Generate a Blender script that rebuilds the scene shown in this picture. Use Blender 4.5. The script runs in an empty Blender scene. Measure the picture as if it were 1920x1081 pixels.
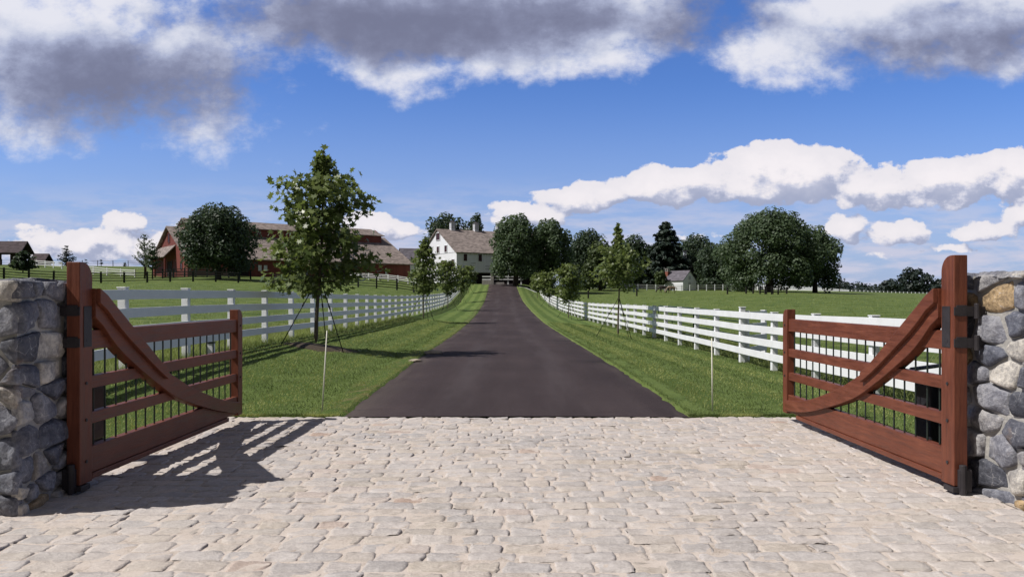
import bpy, bmesh, math, random
import numpy as np
from mathutils import Vector, Matrix, noise as mnoise

S = bpy.context.scene
COL = S.collection
R = math.radians

# ------------------------------------------------------------------ camera
FPX, CX, HY, EYE = 1440.0, 960.0, 558.0, 1.6      # focal length in photo pixels, centre, horizon row, eye height
cam_d = bpy.data.cameras.new('camera')
cam = bpy.data.objects.new('camera', cam_d)
COL.objects.link(cam)
cam.location = (0, 0, EYE)
cam.rotation_euler = (R(90), 0, 0)
cam_d.sensor_width = 36.0
cam_d.lens = 36.0 * FPX / 1920.0
cam_d.shift_y = (HY - 540.5) / 1920.0
cam_d.clip_start = 0.05
cam_d.clip_end = 20000
S.camera = cam

# ------------------------------------------------------------------ light
SUN_EL = R(50)
SUN_FROM = Vector((-0.965, -0.26, 0)).normalized()          # horizontal direction towards the sun
sun_d = bpy.data.lights.new('sun', 'SUN')
sun_d.energy = 5.0
sun_d.angle = R(0.53)
sun_d.color = (1.0, 0.955, 0.90)
sun = bpy.data.objects.new('sun', sun_d)
COL.objects.link(sun)
to_sun = Vector((SUN_FROM.x * math.cos(SUN_EL), SUN_FROM.y * math.cos(SUN_EL), math.sin(SUN_EL)))
sun.rotation_euler = to_sun.to_track_quat('Z', 'Y').to_euler()
sun.location = to_sun * 60

S.view_settings.view_transform = 'Standard'
S.view_settings.look = 'None'
S.view_settings.exposure = 0.0
S.view_settings.gamma = 1.0
S.view_settings.use_curve_mapping = False
S.cycles.max_bounces = 6
S.cycles.transparent_max_bounces = 6
S.cycles.sample_clamp_indirect = 4.0
try:
    S.cycles.use_denoising = True
    S.cycles.denoiser = 'OPENIMAGEDENOISE'
except Exception:
    pass


# ------------------------------------------------------------------ node helper
class G:
    """tiny wrapper for writing node maths"""
    def __init__(s, nt):
        s.nt = nt
    def n(s, typ, **kw):
        nd = s.nt.nodes.new(typ)
        for k, v in kw.items():
            setattr(nd, k, v)
        return nd
    def put(s, sock, v):
        if v is None:
            return
        if isinstance(v, bpy.types.NodeSocket):
            s.nt.links.new(v, sock)
        else:
            sock.default_value = v
    def m(s, op, a, b=None, c=None, clamp=False):
        nd = s.n('ShaderNodeMath', operation=op, use_clamp=clamp)
        for i, v in enumerate((a, b, c)):
            s.put(nd.inputs[i], v)
        return nd.outputs[0]
    def v(s, op, a, b=None, out=0):
        nd = s.n('ShaderNodeVectorMath', operation=op)
        s.put(nd.inputs[0], a)
        if b is not None:
            s.put(nd.inputs[1], b)
        return nd.outputs[out]
    def rng(s, x, a, b, c=0.0, d=1.0, smooth=True):
        nd = s.n('ShaderNodeMapRange', interpolation_type='SMOOTHSTEP' if smooth else 'LINEAR')
        for i, v in enumerate((x, a, b, c, d)):
            s.put(nd.inputs[i], v)
        return nd.outputs[0]
    def noise(s, vec, scale, detail=4, rough=0.55, out=0, dist=0.0, dim='3D'):
        nd = s.n('ShaderNodeTexNoise', noise_dimensions=dim)
        s.put(nd.inputs['Vector'], vec)
        nd.inputs['Scale'].default_value = scale
        nd.inputs['Detail'].default_value = detail
        nd.inputs['Roughness'].default_value = rough
        nd.inputs['Distortion'].default_value = dist
        return nd.outputs[out]
    def mix(s, f, a, b, blend='MIX'):
        nd = s.n('ShaderNodeMix', data_type='RGBA', blend_type=blend)
        s.put(nd.inputs[0], f)
        s.put(nd.inputs[6], a if isinstance(a, bpy.types.NodeSocket) else (*a, 1)[:4])
        s.put(nd.inputs[7], b if isinstance(b, bpy.types.NodeSocket) else (*b, 1)[:4])
        return nd.outputs[2]
    def ramp(s, f, stops):
        nd = s.n('ShaderNodeValToRGB')
        el = nd.color_ramp.elements
        while len(el) < len(stops):
            el.new(0.5)
        for e, (p, c) in zip(el, stops):
            e.position = p
            e.color = (*c, 1)
        s.put(nd.inputs[0], f)
        return nd.outputs[0]


# ------------------------------------------------------------------ sky with clouds (by direction)
def build_world():
    w = bpy.data.worlds.new('World')
    S.world = w
    w.use_nodes = True
    nt = w.node_tree
    nt.nodes.clear()
    g = G(nt)
    out = g.n('ShaderNodeOutputWorld')
    bg = g.n('ShaderNodeBackground')
    bg.inputs[1].default_value = 0.093
    nt.links.new(bg.outputs[0], out.inputs[0])
    sky = g.n('ShaderNodeTexSky', sky_type='NISHITA')
    sky.sun_disc = False
    sky.sun_elevation = SUN_EL
    sky.sun_rotation = math.atan2(SUN_FROM.x, SUN_FROM.y)
    sky.air_density = 1.0
    sky.dust_density = 0.6
    sky.ozone_density = 1.6
    hs = g.n('ShaderNodeHueSaturation')
    hs.inputs['Saturation'].default_value = 1.06
    hs.inputs['Value'].default_value = 0.86
    g.put(hs.inputs['Color'], g.mix(1.0, sky.outputs[0], (0.90, 1.12, 1.74), 'MULTIPLY'))
    tc = g.n('ShaderNodeTexCoord')
    sep = g.n('ShaderNodeSeparateXYZ')
    nt.links.new(tc.outputs['Generated'], sep.inputs[0])
    yy = g.m('MAXIMUM', g.m('ABSOLUTE', sep.outputs[1]), 0.2)
    a = g.m('DIVIDE', sep.outputs[0], yy)
    b = g.m('DIVIDE', sep.outputs[2], yy)
    cmb = g.n('ShaderNodeCombineXYZ')
    g.put(cmb.inputs[0], a)
    g.put(cmb.inputs[1], b)
    p0 = cmb.outputs[0]

    # cloud masses: centre and half sizes in thousandths of the tangent of (azimuth, elevation)
    high = [  # thick decks overhead, seen from below
        (-620, 345, 230, 105, 1.0), (-480, 300, 200, 85, .9), (-720, 260, 180, 60, .8), (-420, 210, 130, 42, .55),
        (-640, 235, 120, 40, .55), (-455, 345, 50, 40, .6), (-800, 330, 160, 120, .9),
        (-60, 365, 300, 75, 1.15), (-170, 300, 110, 48, .85), (20, 325, 90, 40, .9), (-250, 375, 190, 55, .9), (-140, 275, 70, 28, .5), (150, 400, 150, 55, .8),
        (420, 350, 190, 75, .85), (600, 360, 190, 75, 1.0), (330, 310, 110, 36, .55), (480, 300, 130, 36, .5), (660, 330, 150, 60, .8),
        (-600, 232, 270, 46, .75), (-380, 190, 60, 22, .45), (-257, 221, 44, 17, .42), (-302, 183, 36, 12, .38),
    ]
    low = [  # cumulus seen from the side
        (355, 168, 110, 52, 1.1), (360, 182, 55, 36, .9), (205, 150, 95, 34, 1.0), (95, 135, 75, 26, .9), (20, 112, 70, 26, .8), (275, 150, 80, 30, .8),
        (470, 150, 90, 40, .9), (575, 160, 90, 40, 1.0), (650, 168, 80, 44, 1.0), (720, 150, 110, 44, 1.0), (530, 135, 120, 26, .7),
        (436, 96, 34, 28, .85), (505, 86, 62, 24, .75), (612, 90, 62, 20, .75), (668, 110, 36, 22, .8), (570, 66, 90, 12, .55), (470, 55, 60, 9, .45),
        (-505, 100, 34, 24, .8), (-560, 78, 110, 26, .8), (-620, 92, 60, 12, .55), (-480, 68, 110, 30, .8), (-640, 62, 90, 20, .6),
        (-178, 98, 44, 28, .9), (-140, 90, 36, 20, .7), (-90, 88, 60, 14, .5), (-230, 80, 60, 20, .6), (240, 84, 40, 16, .6),
        (-420, 95, 60, 18, .5), (20, 70, 200, 14, .4),
    ]

    low2 = [(x, y - ry * .12, rx * .90, ry * .72, a) for (x, y, rx, ry, a) in low]
    dark = [  # the thick grey bellies of the decks
        (-507, 269, 185, 58, 1.0), (-700, 300, 90, 40, .7), (-180, 357, 240, 56, 1.15), (30, 372, 140, 36, .9), (257, 360, 100, 42, .9), (570, 325, 160, 46, .75), (-400, 240, 70, 26, .6)]

    def field(p, lst, wscale, warp, nscale, namp, detail, rough=.6):
        wv = g.noise(p, wscale, 3, .55, out=1)
        wv = g.v('SUBTRACT', wv, (.5, .5, .5))
        wv = g.v('MULTIPLY', wv, (warp, warp, 0))
        q = g.v('ADD', p, wv)
        acc = None
        for (x, y, rx, ry, am) in lst:
            d = g.v('SUBTRACT', q, (x / 1000, y / 1000, 0))
            d = g.v('MULTIPLY', d, (1000 / rx, 1000 / ry, 0))
            l2 = g.v('DOT_PRODUCT', d, d, out=1)
            f = g.m('MULTIPLY', g.m('SUBTRACT', 1.0, g.m('MULTIPLY', l2, .5)), am)
            acc = f if acc is None else g.m('SMOOTH_MAX', acc, f, .25)
        nz = g.noise(g.v('MULTIPLY', p, (1, 1.35, 1)), nscale, detail, rough)
        nz = g.m('MULTIPLY', g.m('SUBTRACT', nz, .5), namp)
        return g.m('ADD', acc, nz)

    front = g.rng(sep.outputs[1], -.1, .1)
    fh = field(p0, high, 5.0, .13, 11.0, 1.45, 10, .62)
    fl = field(p0, low2, 20.0, .028, 30.0, .95, 10, .60)
    # the same side-on field a little towards the sun (up and left): lit faces where it falls off
    fl2 = field(g.v('ADD', p0, (-.010, .014, 0)), low2, 20.0, .028, 30.0, .95, 6, .60)
    fh2 = field(g.v('ADD', p0, (-.018, .020, 0)), high, 5.0, .13, 11.0, 1.45, 6, .62)

    mh = g.m('MULTIPLY', g.rng(fh, .36, .84), front)
    ml = g.rng(fl, .42, .54)
    # thin streaks near the horizon
    st = g.noise(g.v('MULTIPLY', p0, (3.2, 15, 1)), 3.0, 8, .62)
    ms = g.m('MULTIPLY', g.rng(st, .38, .62), g.rng(b, .17, .05))
    ms = g.m('MULTIPLY', ms, .85)

    # shading of the high decks: bright thin rims, grey thick cores with softer mottling
    mott = g.noise(g.v('ADD', p0, (3.1, 1.7, 0)), 5.5, 8, .62)
    fd = field(p0, dark, 4.0, .15, 8.0, .5, 6, .60)
    core = g.m('ADD', g.m('MULTIPLY', fd, .85), g.m('MULTIPLY', fh, .12))
    core = g.m('ADD', core, g.m('MULTIPLY', g.m('SUBTRACT', mott, .5), .9))
    core = g.m('SUBTRACT', core, g.m('MULTIPLY', g.m('SUBTRACT', fh, fh2), .75))
    core = g.rng(core, -.05, 1.15)
    ch = g.ramp(core, [(0, (.88, .88, .95)), (.20, (.70, .73, .85)), (.45, (.46, .50, .67)), (.75, (.28, .30, .43)), (1, (.205, .215, .315))])
    ch = g.v('SCALE', ch); ch.node.inputs['Scale'].default_value = 10.0
    # side-on clouds: bright where the field drops towards the sun, blue-grey at the base
    lit = g.rng(g.m('SUBTRACT', fl, fl2), -.24, .13)
    thick = g.rng(fl, .5, 1.2)
    lit = g.m('ADD', g.m('MULTIPLY', lit, .75), g.m('MULTIPLY', thick, .25), clamp=True)
    cl = g.ramp(lit, [(0, (.42, .46, .63)), (.35, (.70, .71, .84)), (.75, (.95, .91, .95)), (1, (1.06, 1.0, 1.02))])
    cl = g.v('SCALE', cl); cl.node.inputs['Scale'].default_value = 9.6

    # pale air low down
    hz = g.rng(b, .30, .0)
    base = g.mix(g.m('MULTIPLY', hz, .74), hs.outputs[0], (4.0, 5.0, 7.6))
    c = g.mix(ms, base, (6.6, 6.6, 8.0))
    c = g.mix(g.m('MULTIPLY', ml, .96), c, cl)
    c = g.mix(g.m('MULTIPLY', mh, .95), c, ch)
    # a broken grey deck overhead and behind, unseen, added to weaken the ambient light
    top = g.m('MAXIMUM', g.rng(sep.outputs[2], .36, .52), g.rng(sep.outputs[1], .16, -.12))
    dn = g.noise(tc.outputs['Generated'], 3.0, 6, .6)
    dimming_deck = g.ramp(dn, [(.30, (.12, .12, .15)), (.55, (.17, .175, .21)), (.72, (.30, .31, .36)), (.8, (.14, .22, .42))])
    dimming_deck = g.v('SCALE', dimming_deck); dimming_deck.node.inputs['Scale'].default_value = 9.0
    c = g.mix(top, c, dimming_deck)
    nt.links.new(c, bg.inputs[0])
    w.cycles.sampling_method = 'MANUAL'
    w.cycles.sample_map_resolution = 512
build_world()


# ------------------------------------------------------------------ mesh helpers
class MB:
    """collects shapes and links them as ONE mesh object"""
    def __init__(s):
        s.v, s.f = [], []
    def add(s, vs, fs):
        o = len(s.v)
        s.v += [tuple(x) for x in vs]
        s.f += [tuple(i + o for i in f) for f in fs]
        return s
    def box(s, x0, x1, y0, y1, z0, z1):
        vs = [(x, y, z) for z in (z0, z1) for (x, y) in ((x0, y0), (x1, y0), (x1, y1), (x0, y1))]
        return s.add(vs, [(3, 2, 1, 0), (4, 5, 6, 7), (0, 1, 5, 4), (1, 2, 6, 5), (2, 3, 7, 6), (3, 0, 4, 7)])
    def prism(s, poly, fn, a, b):
        """poly: 2D outline (counter-clockwise); fn(u, v, w) -> point; extruded from w=a to w=b"""
        n = len(poly)
        vs = [fn(u, v, a) for u, v in poly] + [fn(u, v, b) for u, v in poly]
        fs = [tuple(range(n))[::-1], tuple(range(n, 2 * n))]
        fs += [(i, (i + 1) % n, n + (i + 1) % n, n + i) for i in range(n)]
        return s.add(vs, fs)
    def tube(s, pts, radii, n=8, cap=True):
        pts = [Vector(p) for p in pts]
        if not hasattr(radii, '__len__'):
            radii = [radii] * len(pts)
        vs, fs = [], []
        for i, p in enumerate(pts):
            d = (pts[min(i + 1, len(pts) - 1)] - pts[max(i - 1, 0)]).normalized()
            up = Vector((0, 0, 1)) if abs(d.z) < .95 else Vector((1, 0, 0))
            e1 = d.cross(up).normalized()
            e2 = e1.cross(d)
            for k in range(n):
                t = 2 * math.pi * k / n
                vs.append(p + (e1 * math.cos(t) + e2 * math.sin(t)) * radii[i])
        for i in range(len(pts) - 1):
            for k in range(n):
                a, b = i * n + k, i * n + (k + 1) % n
                fs.append((a, b, b + n, a + n))
        if cap:
            fs.append(tuple(range(n)))
            fs.append(tuple(range((len(pts) - 1) * n, len(pts) * n))[::-1])
        return s.add(vs, fs)
    def rail(s, pts, w, h, side):
        """a board following points (x, y, z of its top edge); side: unit vector across"""
        vs, fs = [], []
        for p in pts:
            for (q, dz) in ((0, 0), (w, 0), (w, -h), (0, -h)):
                vs.append((p[0] + side[0] * q, p[1] + side[1] * q, p[2] + dz))
        for i in range(len(pts) - 1):
            for k in range(4):
                a, b = i * 4 + k, i * 4 + (k + 1) % 4
                fs.append((a, b, b + 4, a + 4))
        fs.append((0, 1, 2, 3))
        e = (len(pts) - 1) * 4
        fs.append((e + 3, e + 2, e + 1, e))
        return s.add(vs, fs)
    def build(s, name, mat, parent=None, smooth=False, bevel=0.0, loc=None):
        me = bpy.data.meshes.new(name)
        me.from_pydata(s.v, [], s.f)
        bm = bmesh.new()
        bm.from_mesh(me)
        bmesh.ops.recalc_face_normals(bm, faces=bm.faces)
        bm.to_mesh(me)
        bm.free()
        return link(name, me, mat, parent, smooth, bevel, loc)


def link(name, me, mat, parent=None, smooth=False, bevel=0.0, loc=None):
    me.materials.clear()
    me.materials.append(mat)
    if smooth:
        me.polygons.foreach_set('use_smooth', [True] * len(me.polygons))
    o = bpy.data.objects.new(name, me)
    COL.objects.link(o)
    if parent is not None:
        o.parent = parent
    if loc is not None:
        o.location = loc
    if bevel:
        b = o.modifiers.new('bevel', 'BEVEL')
        b.width = bevel
        b.segments = 2
        b.limit_method = 'ANGLE'
    return o


def np_mesh(name, verts, faces_flat, face_len):
    """verts (n,3) array; faces_flat loop indices; face_len per-face corner count"""
    me = bpy.data.meshes.new(name)
    verts = np.asarray(verts, dtype=np.float32)
    faces_flat = np.asarray(faces_flat, dtype=np.int32).ravel()
    face_len = np.asarray(face_len, dtype=np.int32)
    me.vertices.add(len(verts))
    me.vertices.foreach_set('co', verts.ravel())
    me.loops.add(len(faces_flat))
    me.loops.foreach_set('vertex_index', faces_flat)
    me.polygons.add(len(face_len))
    st = np.zeros(len(face_len), dtype=np.int32)
    st[1:] = np.cumsum(face_len)[:-1]
    me.polygons.foreach_set('loop_start', st)
    me.polygons.foreach_set('loop_total', face_len)
    me.update(calc_edges=True)
    me.validate()
    return me


def empty(name, loc, rz=0.0):
    o = bpy.data.objects.new(name, None)
    COL.objects.link(o)
    o.location = loc
    o.rotation_euler = (0, 0, rz)
    o.empty_display_size = .3
    return o


def tag(o, label=None, cat=None, group=None, kind=None):
    if label: o['label'] = label
    if cat: o['category'] = cat
    if group: o['group'] = group
    if kind: o['kind'] = kind
    return o


def copy_tree(o, parent=None):
    c = o.copy()
    COL.objects.link(c)
    if parent is not None:
        c.parent = parent
    for ch in list(o.children):
        copy_tree(ch, c)
    return c


# ------------------------------------------------------------------ materials
def mat(name, fn, rough=.7, spec=.3):
    m = bpy.data.materials.new(name)
    m.use_nodes = True
    nt = m.node_tree
    b = nt.nodes['Principled BSDF']
    b.inputs['Roughness'].default_value = rough
    b.inputs['Specular IOR Level'].default_value = spec
    g = G(nt)
    fn(g, b)
    return m


def coord(g, kind='Object'):
    return g.n('ShaderNodeTexCoord').outputs[kind]


def worldpos(g):
    return g.n('ShaderNodeNewGeometry').outputs['Position']


def bump(g, b, h, strength=.3, dist=.01):
    bp = g.n('ShaderNodeBump')
    bp.inputs['Strength'].default_value = strength
    bp.inputs['Distance'].default_value = dist
    g.put(bp.inputs['Height'], h)
    g.put(b.inputs['Normal'], bp.outputs[0])


def simple(col, var=.18, scale=6.0, rough=.7, bmp=.15, spec=.3):
    """a painted or plain surface: mottled colour, fine bump, uneven gloss"""
    def fn(g, b):
        p = coord(g)
        n1 = g.noise(p, scale, 6, .6)
        n2 = g.noise(p, scale * 7, 3, .6)
        t = g.m('ADD', g.m('MULTIPLY', n1, .7), g.m('MULTIPLY', n2, .3))
        lo = tuple(c * (1 - var) for c in col)
        hi = tuple(min(1, c * (1 + var)) for c in col)
        g.put(b.inputs['Base Color'], g.ramp(t, [(.3, lo), (.7, hi)]))
        g.put(b.inputs['Roughness'], g.rng(n1, .3, .7, rough - .1, rough + .1))
        if bmp:
            bump(g, b, n2, bmp, .01)
    return fn


M = {}
M['white_paint'] = mat('white_paint', simple((.775, .785, .81), .06, 3, .5, .08))
M['metal_dark'] = mat('metal_dark', simple((.034, .030, .033), .3, 9, .5, .2))
M['rod_green'] = mat('rod_green', simple((.018, .026, .022), .3, 9, .45, .1))
M['tube_green'] = mat('tube_green', simple((.012, .035, .022), .2, 9, .4, .0))
M['fence_dark'] = mat('fence_dark', simple((.012, .016, .014), .3, 5, .8, .1))
M['box_black'] = mat('box_black', simple((.020, .020, .024), .2, 8, .5, .1))
M['label_white'] = mat('label_white', simple((.62, .62, .62), .05, 8, .5, .0))
M['strap_black'] = mat('strap_black', simple((.015, .015, .013), .2, 8, .7, .0))
M['rod_white'] = mat('rod_white', simple((.62, .61, .52), .1, 8, .5, .0))
M['soil'] = mat('soil', simple((.060, .045, .030), .5, 14, .95, .6))
M['pane_dark'] = mat('pane_dark', simple((.03, .03, .035), .3, 3, .2, .0))
M['shutter_red'] = mat('shutter_red', simple((.045, .018, .022), .3, 3, .6, .0))
M['louvre_grey'] = mat('louvre_grey', simple((.42, .43, .46), .2, 3, .6, .0))
M['pane_light'] = mat('pane_light', simple((.55, .58, .62), .2, 3, .25, .0))
M['brick'] = mat('brick', simple((.24, .085, .06), .4, 6, .9, .2))
M['stone_grey'] = mat('stone_grey', simple((.30, .28, .27), .4, 3, .9, .3))
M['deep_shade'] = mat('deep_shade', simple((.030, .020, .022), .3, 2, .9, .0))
M['wood_feeder'] = mat('wood_feeder', simple((.02, .018, .018), .3, 4, .8, .1))
M['wagon_red'] = mat('wagon_red', simple((.20, .05, .04), .3, 4, .7, .1))


def siding(col, step=.25, dark=.55, var=.2):
    def fn(g, b):
        p = coord(g)
        sp = g.n('ShaderNodeSeparateXYZ')
        g.put(sp.inputs[0], p)
        u = g.m('ADD', sp.outputs[0], g.m('MULTIPLY', sp.outputs[1], .77))
        fr = g.m('FRACT', g.m('DIVIDE', u, step))
        gr = g.rng(fr, .0, .10)
        cell = g.n('ShaderNodeTexWhiteNoise', noise_dimensions='1D')
        g.put(cell.inputs['W'], g.m('FLOOR', g.m('DIVIDE', u, step)))
        n1 = g.noise(p, .7, 5, .6)
        n2 = g.noise(g.v('MULTIPLY', p, (3, 3, .4)), 2.5, 4, .6)
        t = g.m('ADD', g.m('MULTIPLY', cell.outputs[0], .3), g.m('ADD', g.m('MULTIPLY', n1, .4), g.m('MULTIPLY', n2, .3)))
        c = g.ramp(t, [(.25, tuple(x * (1 - var) for x in col)), (.75, tuple(min(1, x * (1 + var)) for x in col))])
        c = g.mix(gr, tuple(x * dark for x in col), c)
        g.put(b.inputs['Base Color'], c)
    return fn


M['barn_red'] = mat('barn_red', siding((.165, .045, .036)), .8)
M['barn_dark'] = mat('barn_dark', siding((.085, .032, .028)), .85)
M['house_white'] = mat('house_white', siding((.73, .745, .79), .3, .75, .06), .7)
M['hut_white'] = mat('hut_white', siding((.72, .735, .775), .2, .8, .06), .7)
M['shed_dark'] = mat('shed_dark', siding((.03, .02, .018)), .9)


def shingles(col, su=.5, sv=.35):
    def fn(g, b):
        uv = g.n('ShaderNodeTexCoord').outputs['UV']
        sp = g.n('ShaderNodeSeparateXYZ')
        g.put(sp.inputs[0], uv)
        row = g.m('FLOOR', g.m('DIVIDE', sp.outputs[1], sv))
        off = g.m('FRACT', g.m('MULTIPLY', row, .371))
        cu = g.m('FLOOR', g.m('ADD', g.m('DIVIDE', sp.outputs[0], su), off))
        cb = g.n('ShaderNodeCombineXYZ')
        g.put(cb.inputs[0], cu); g.put(cb.inputs[1], row)
        wn = g.n('ShaderNodeTexWhiteNoise', noise_dimensions='2D')
        g.put(wn.inputs['Vector'], cb.outputs[0])
        n1 = g.noise(uv, .35, 5, .65)
        t = g.m('ADD', g.m('MULTIPLY', wn.outputs[0], .55), g.m('MULTIPLY', n1, .45))
        c = g.ramp(t, [(.2, tuple(x * .62 for x in col)), (.8, tuple(x * 1.3 for x in col))])
        fr = g.m('FRACT', g.m('DIVIDE', sp.outputs[1], sv))
        c = g.mix(g.rng(fr, 0, .2), tuple(x * .5 for x in col), c)
        g.put(b.inputs['Base Color'], c)
    return fn


M['roof_barn'] = mat('roof_barn', shingles((.235, .195, .18)), .9)
M['roof_house'] = mat('roof_house', shingles((.245, .205, .19)), .9)
M['roof_slate'] = mat('roof_slate', shingles((.125, .115, .135)), .8)
M['roof_shed'] = mat('roof_shed', shingles((.065, .048, .055)), .85)


def wood_fn(axis):
    def fn(g, b):
        p = coord(g)
        st = {'x': (1, 14, 14), 'y': (14, 1, 14), 'z': (14, 14, 1)}[axis]
        q = g.v('MULTIPLY', p, st)
        n0 = g.noise(q, 2.2, 6, .62, dist=.6)
        n1 = g.noise(p, 3.0, 4, .6)
        n2 = g.noise(q, 9.0, 3, .6)
        t = g.m('ADD', g.m('MULTIPLY', n0, .55), g.m('ADD', g.m('MULTIPLY', n1, .25), g.m('MULTIPLY', n2, .2)))
        c = g.ramp(t, [(.28, (.055, .015, .008)), (.5, (.140, .040, .020)), (.72, (.225, .074, .038))])
        g.put(b.inputs['Base Color'], c)
        g.put(b.inputs['Roughness'], g.rng(n0, .3, .7, .38, .6))
        bump(g, b, g.m('ADD', n2, n0), .35, .006)
    return fn


M['wood_y'] = mat('wood_y', wood_fn('y'), .5, .4)
M['wood_z'] = mat('wood_z', wood_fn('z'), .5, .4)


def leaf_mat(name, dark, light, trans=.25, rough=.55):
    m = bpy.data.materials.new(name)
    m.use_nodes = True
    nt = m.node_tree
    b = nt.nodes['Principled BSDF']
    out = nt.nodes['Material Output']
    g = G(nt)
    rp = g.n('ShaderNodeNewGeometry').outputs['Random Per Island']
    c = g.ramp(rp, [(0, dark), (.55, tuple((x + y) / 2 for x, y in zip(dark, light))), (1, light)])
    cl = g.noise(coord(g), .55, 3, .5)
    c = g.mix(g.rng(cl, .35, .7, 0, .35), c, tuple(x * 1.35 for x in light))
    g.put(b.inputs['Base Color'], c)
    b.inputs['Roughness'].default_value = rough
    b.inputs['Specular IOR Level'].default_value = .35
    tr = g.n('ShaderNodeBsdfTranslucent')
    g.put(tr.inputs[0], g.mix(.5, c, (light[0] * 1.3, light[1] * 1.35, light[2] * .7)))
    mx = g.n('ShaderNodeMixShader')
    mx.inputs[0].default_value = trans
    nt.links.new(b.outputs[0], mx.inputs[1])
    nt.links.new(tr.outputs[0], mx.inputs[2])
    nt.links.new(mx.outputs[0], out.inputs[0])
    return m


M['leaf_maple'] = leaf_mat('leaf_maple', (.062, .095, .028), (.18, .22, .078), .36, .36)
M['leaf_dark'] = leaf_mat('leaf_dark', (.028, .049, .031), (.068, .100, .058), .36)
M['leaf_mid'] = leaf_mat('leaf_mid', (.043, .072, .040), (.108, .152, .080), .36)
M['leaf_olive'] = leaf_mat('leaf_olive', (.036, .060, .022), (.085, .115, .042), .28)
M['leaf_spruce'] = leaf_mat('leaf_spruce', (.020, .034, .028), (.048, .070, .054), .22)
M['leaf_far'] = leaf_mat('leaf_far', (.014, .024, .022), (.030, .045, .036), .15)
M['leaf_pale'] = leaf_mat('leaf_pale', (.05, .075, .045), (.11, .15, .08), .25)
M['bark'] = mat('bark', simple((.11, .09, .07), .35, 12, .9, .4))
M['bark_dark'] = mat('bark_dark', simple((.05, .04, .032), .35, 6, .9, .4))


# ------------------------------------------------------------------ terrain height
def at(px, py, d):
    """photo pixel + distance (m) -> world point"""
    return ((px - CX) / FPX * d, d, EYE + (HY - py) / FPX * d)


DRV = np.array([  # Y, centre x, z of the drive
    (-80, 0, 0), (0, 0, 0), (10.3, .05, 0), (16, .02, .05), (20, -.06, .055), (31, -.15, .02), (43, -.3, .03), (54, -.42, .13),
    (65, -.57, .34), (80, -.78, .72), (94, -1.0, 1.2), (110, -1.25, 2.1), (125, -1.5, 3.16), (133, -1.6, 3.85), (139, -1.7, 4.12), (150, -1.8, 4.2), (400, -1.8, 4)])


def smooth_interp(y, col):
    y = np.asarray(y, dtype=float)
    d = 3.0
    return (np.interp(y - d, DRV[:, 0], DRV[:, col]) + np.interp(y, DRV[:, 0], DRV[:, col]) * 2 + np.interp(y + d, DRV[:, 0], DRV[:, col])) / 4


def drv_x(y): return smooth_interp(y, 1)
def drv_z(y): return np.where(np.asarray(y, float) < 10.4, 0.0, smooth_interp(y, 2))


CTRL = [(-6.5, 13, .42), (-6.5, 20, .43), (-6.3, 33, .37), (-6.8, 45, .37), (-6.7, 60, .48), (-6.8, 75, .66), (-7.6, 94, 1.0), (-8.4, 125, 2.6), (-8.6, 134, 3.7),
        (6.1, 10, -.04), (6.1, 18, -.10), (6.05, 25, -.09), (6.0, 40, -.10), (5.75, 58, -.11), (5.0, 78, .17), (4.7, 98, .75), (4.6, 125, 2.0), (4.6, 150, 3.2),
        at(315, 528, 100), at(60, 522, 104), at(750, 543, 100), at(560, 537, 100), (-50.7, 120, 5.0), (-19, 145, 5.0), (-64, 137, 5.4),
        at(150, 499, 200), at(0, 499, 200), at(290, 500, 200), at(-250, 500, 200), (-220, 400, 6), (-100, 300, 7.5),
        (-10, 140, 4.2), (5, 150, 4.2), (-18, 154, 4.4), (2, 140, 4.1),
        (-20, 40, .95), (-30, 70, 2.3), (-16, 20, .62), (-15, 9, .5), (-40, 30, 1.3), (-50, 60, 2.4), (-40, 10, .8),
        at(1250, 549.5, 145), at(1180, 543, 163), at(1390, 544, 163), at(1732, 553, 370), at(1591, 548.5, 350), at(1440, 551.5, 110),
        (10, 20, -.08), (20, 30, .02), (15, 60, .45), (40, 60, .6), (14, 100, 1.2), at(1640, 560, 110), (30, 8, -.1), (90, 100, 1.0), (12, 10, -.08),
        (0, 400, 4), (-600, 800, 3), (300, 800, 2.5), (0, 800, 3), (0, 3000, 0), (2200, 3000, 0), (-2200, 3000, 0), (260, 300, 2.5),
        (0, -12, 0), (30, -12, 0), (-30, -12, .3), (4, 4, 0), (-4, 4, 0), (4, 10.3, 0), (-4, 10.3, .06), (0, 5, 0), (-7, 3, .2), (7, 3, 0)]
CTRL += [(float(drv_x(y)), y, float(drv_z(y))) for y in (10.3, 16, 31, 54, 80, 110, 133, 150)]
CTRL = np.array(CTRL)


def _uv(x, y):
    w = np.maximum(y, -12) + 16.0
    return np.stack([np.clip(x / w, -1.6, 1.6) * 3.0, np.log(w)], -1)


def _tps(r2):
    return np.where(r2 > 1e-12, r2 * np.log(np.maximum(r2, 1e-12)), 0)


_cu = _uv(CTRL[:, 0], CTRL[:, 1])
_n = len(CTRL)
_K = _tps(((_cu[:, None] - _cu[None]) ** 2).sum(-1)) + np.eye(_n) * .004
_P = np.concatenate([np.ones((_n, 1)), _cu], 1)
_A = np.block([[_K, _P], [_P.T, np.zeros((3, 3))]])
_W = np.linalg.solve(_A, np.concatenate([CTRL[:, 2], np.zeros(3)]))


def field_h(x, y):
    x, y = np.broadcast_arrays(np.asarray(x, float), np.asarray(y, float))
    sh = x.shape
    q = _uv(x.ravel(), y.ravel())
    r = np.zeros(len(q))
    for i in range(0, len(q), 20000):
        k = _tps(((q[i:i + 20000, None] - _cu[None]) ** 2).sum(-1))
        r[i:i + 20000] = k @ _W[:_n] + _W[_n] + q[i:i + 20000] @ _W[_n + 1:]
    return r.reshape(sh)


HALF = 2.36                                      # half width of the drive


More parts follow.
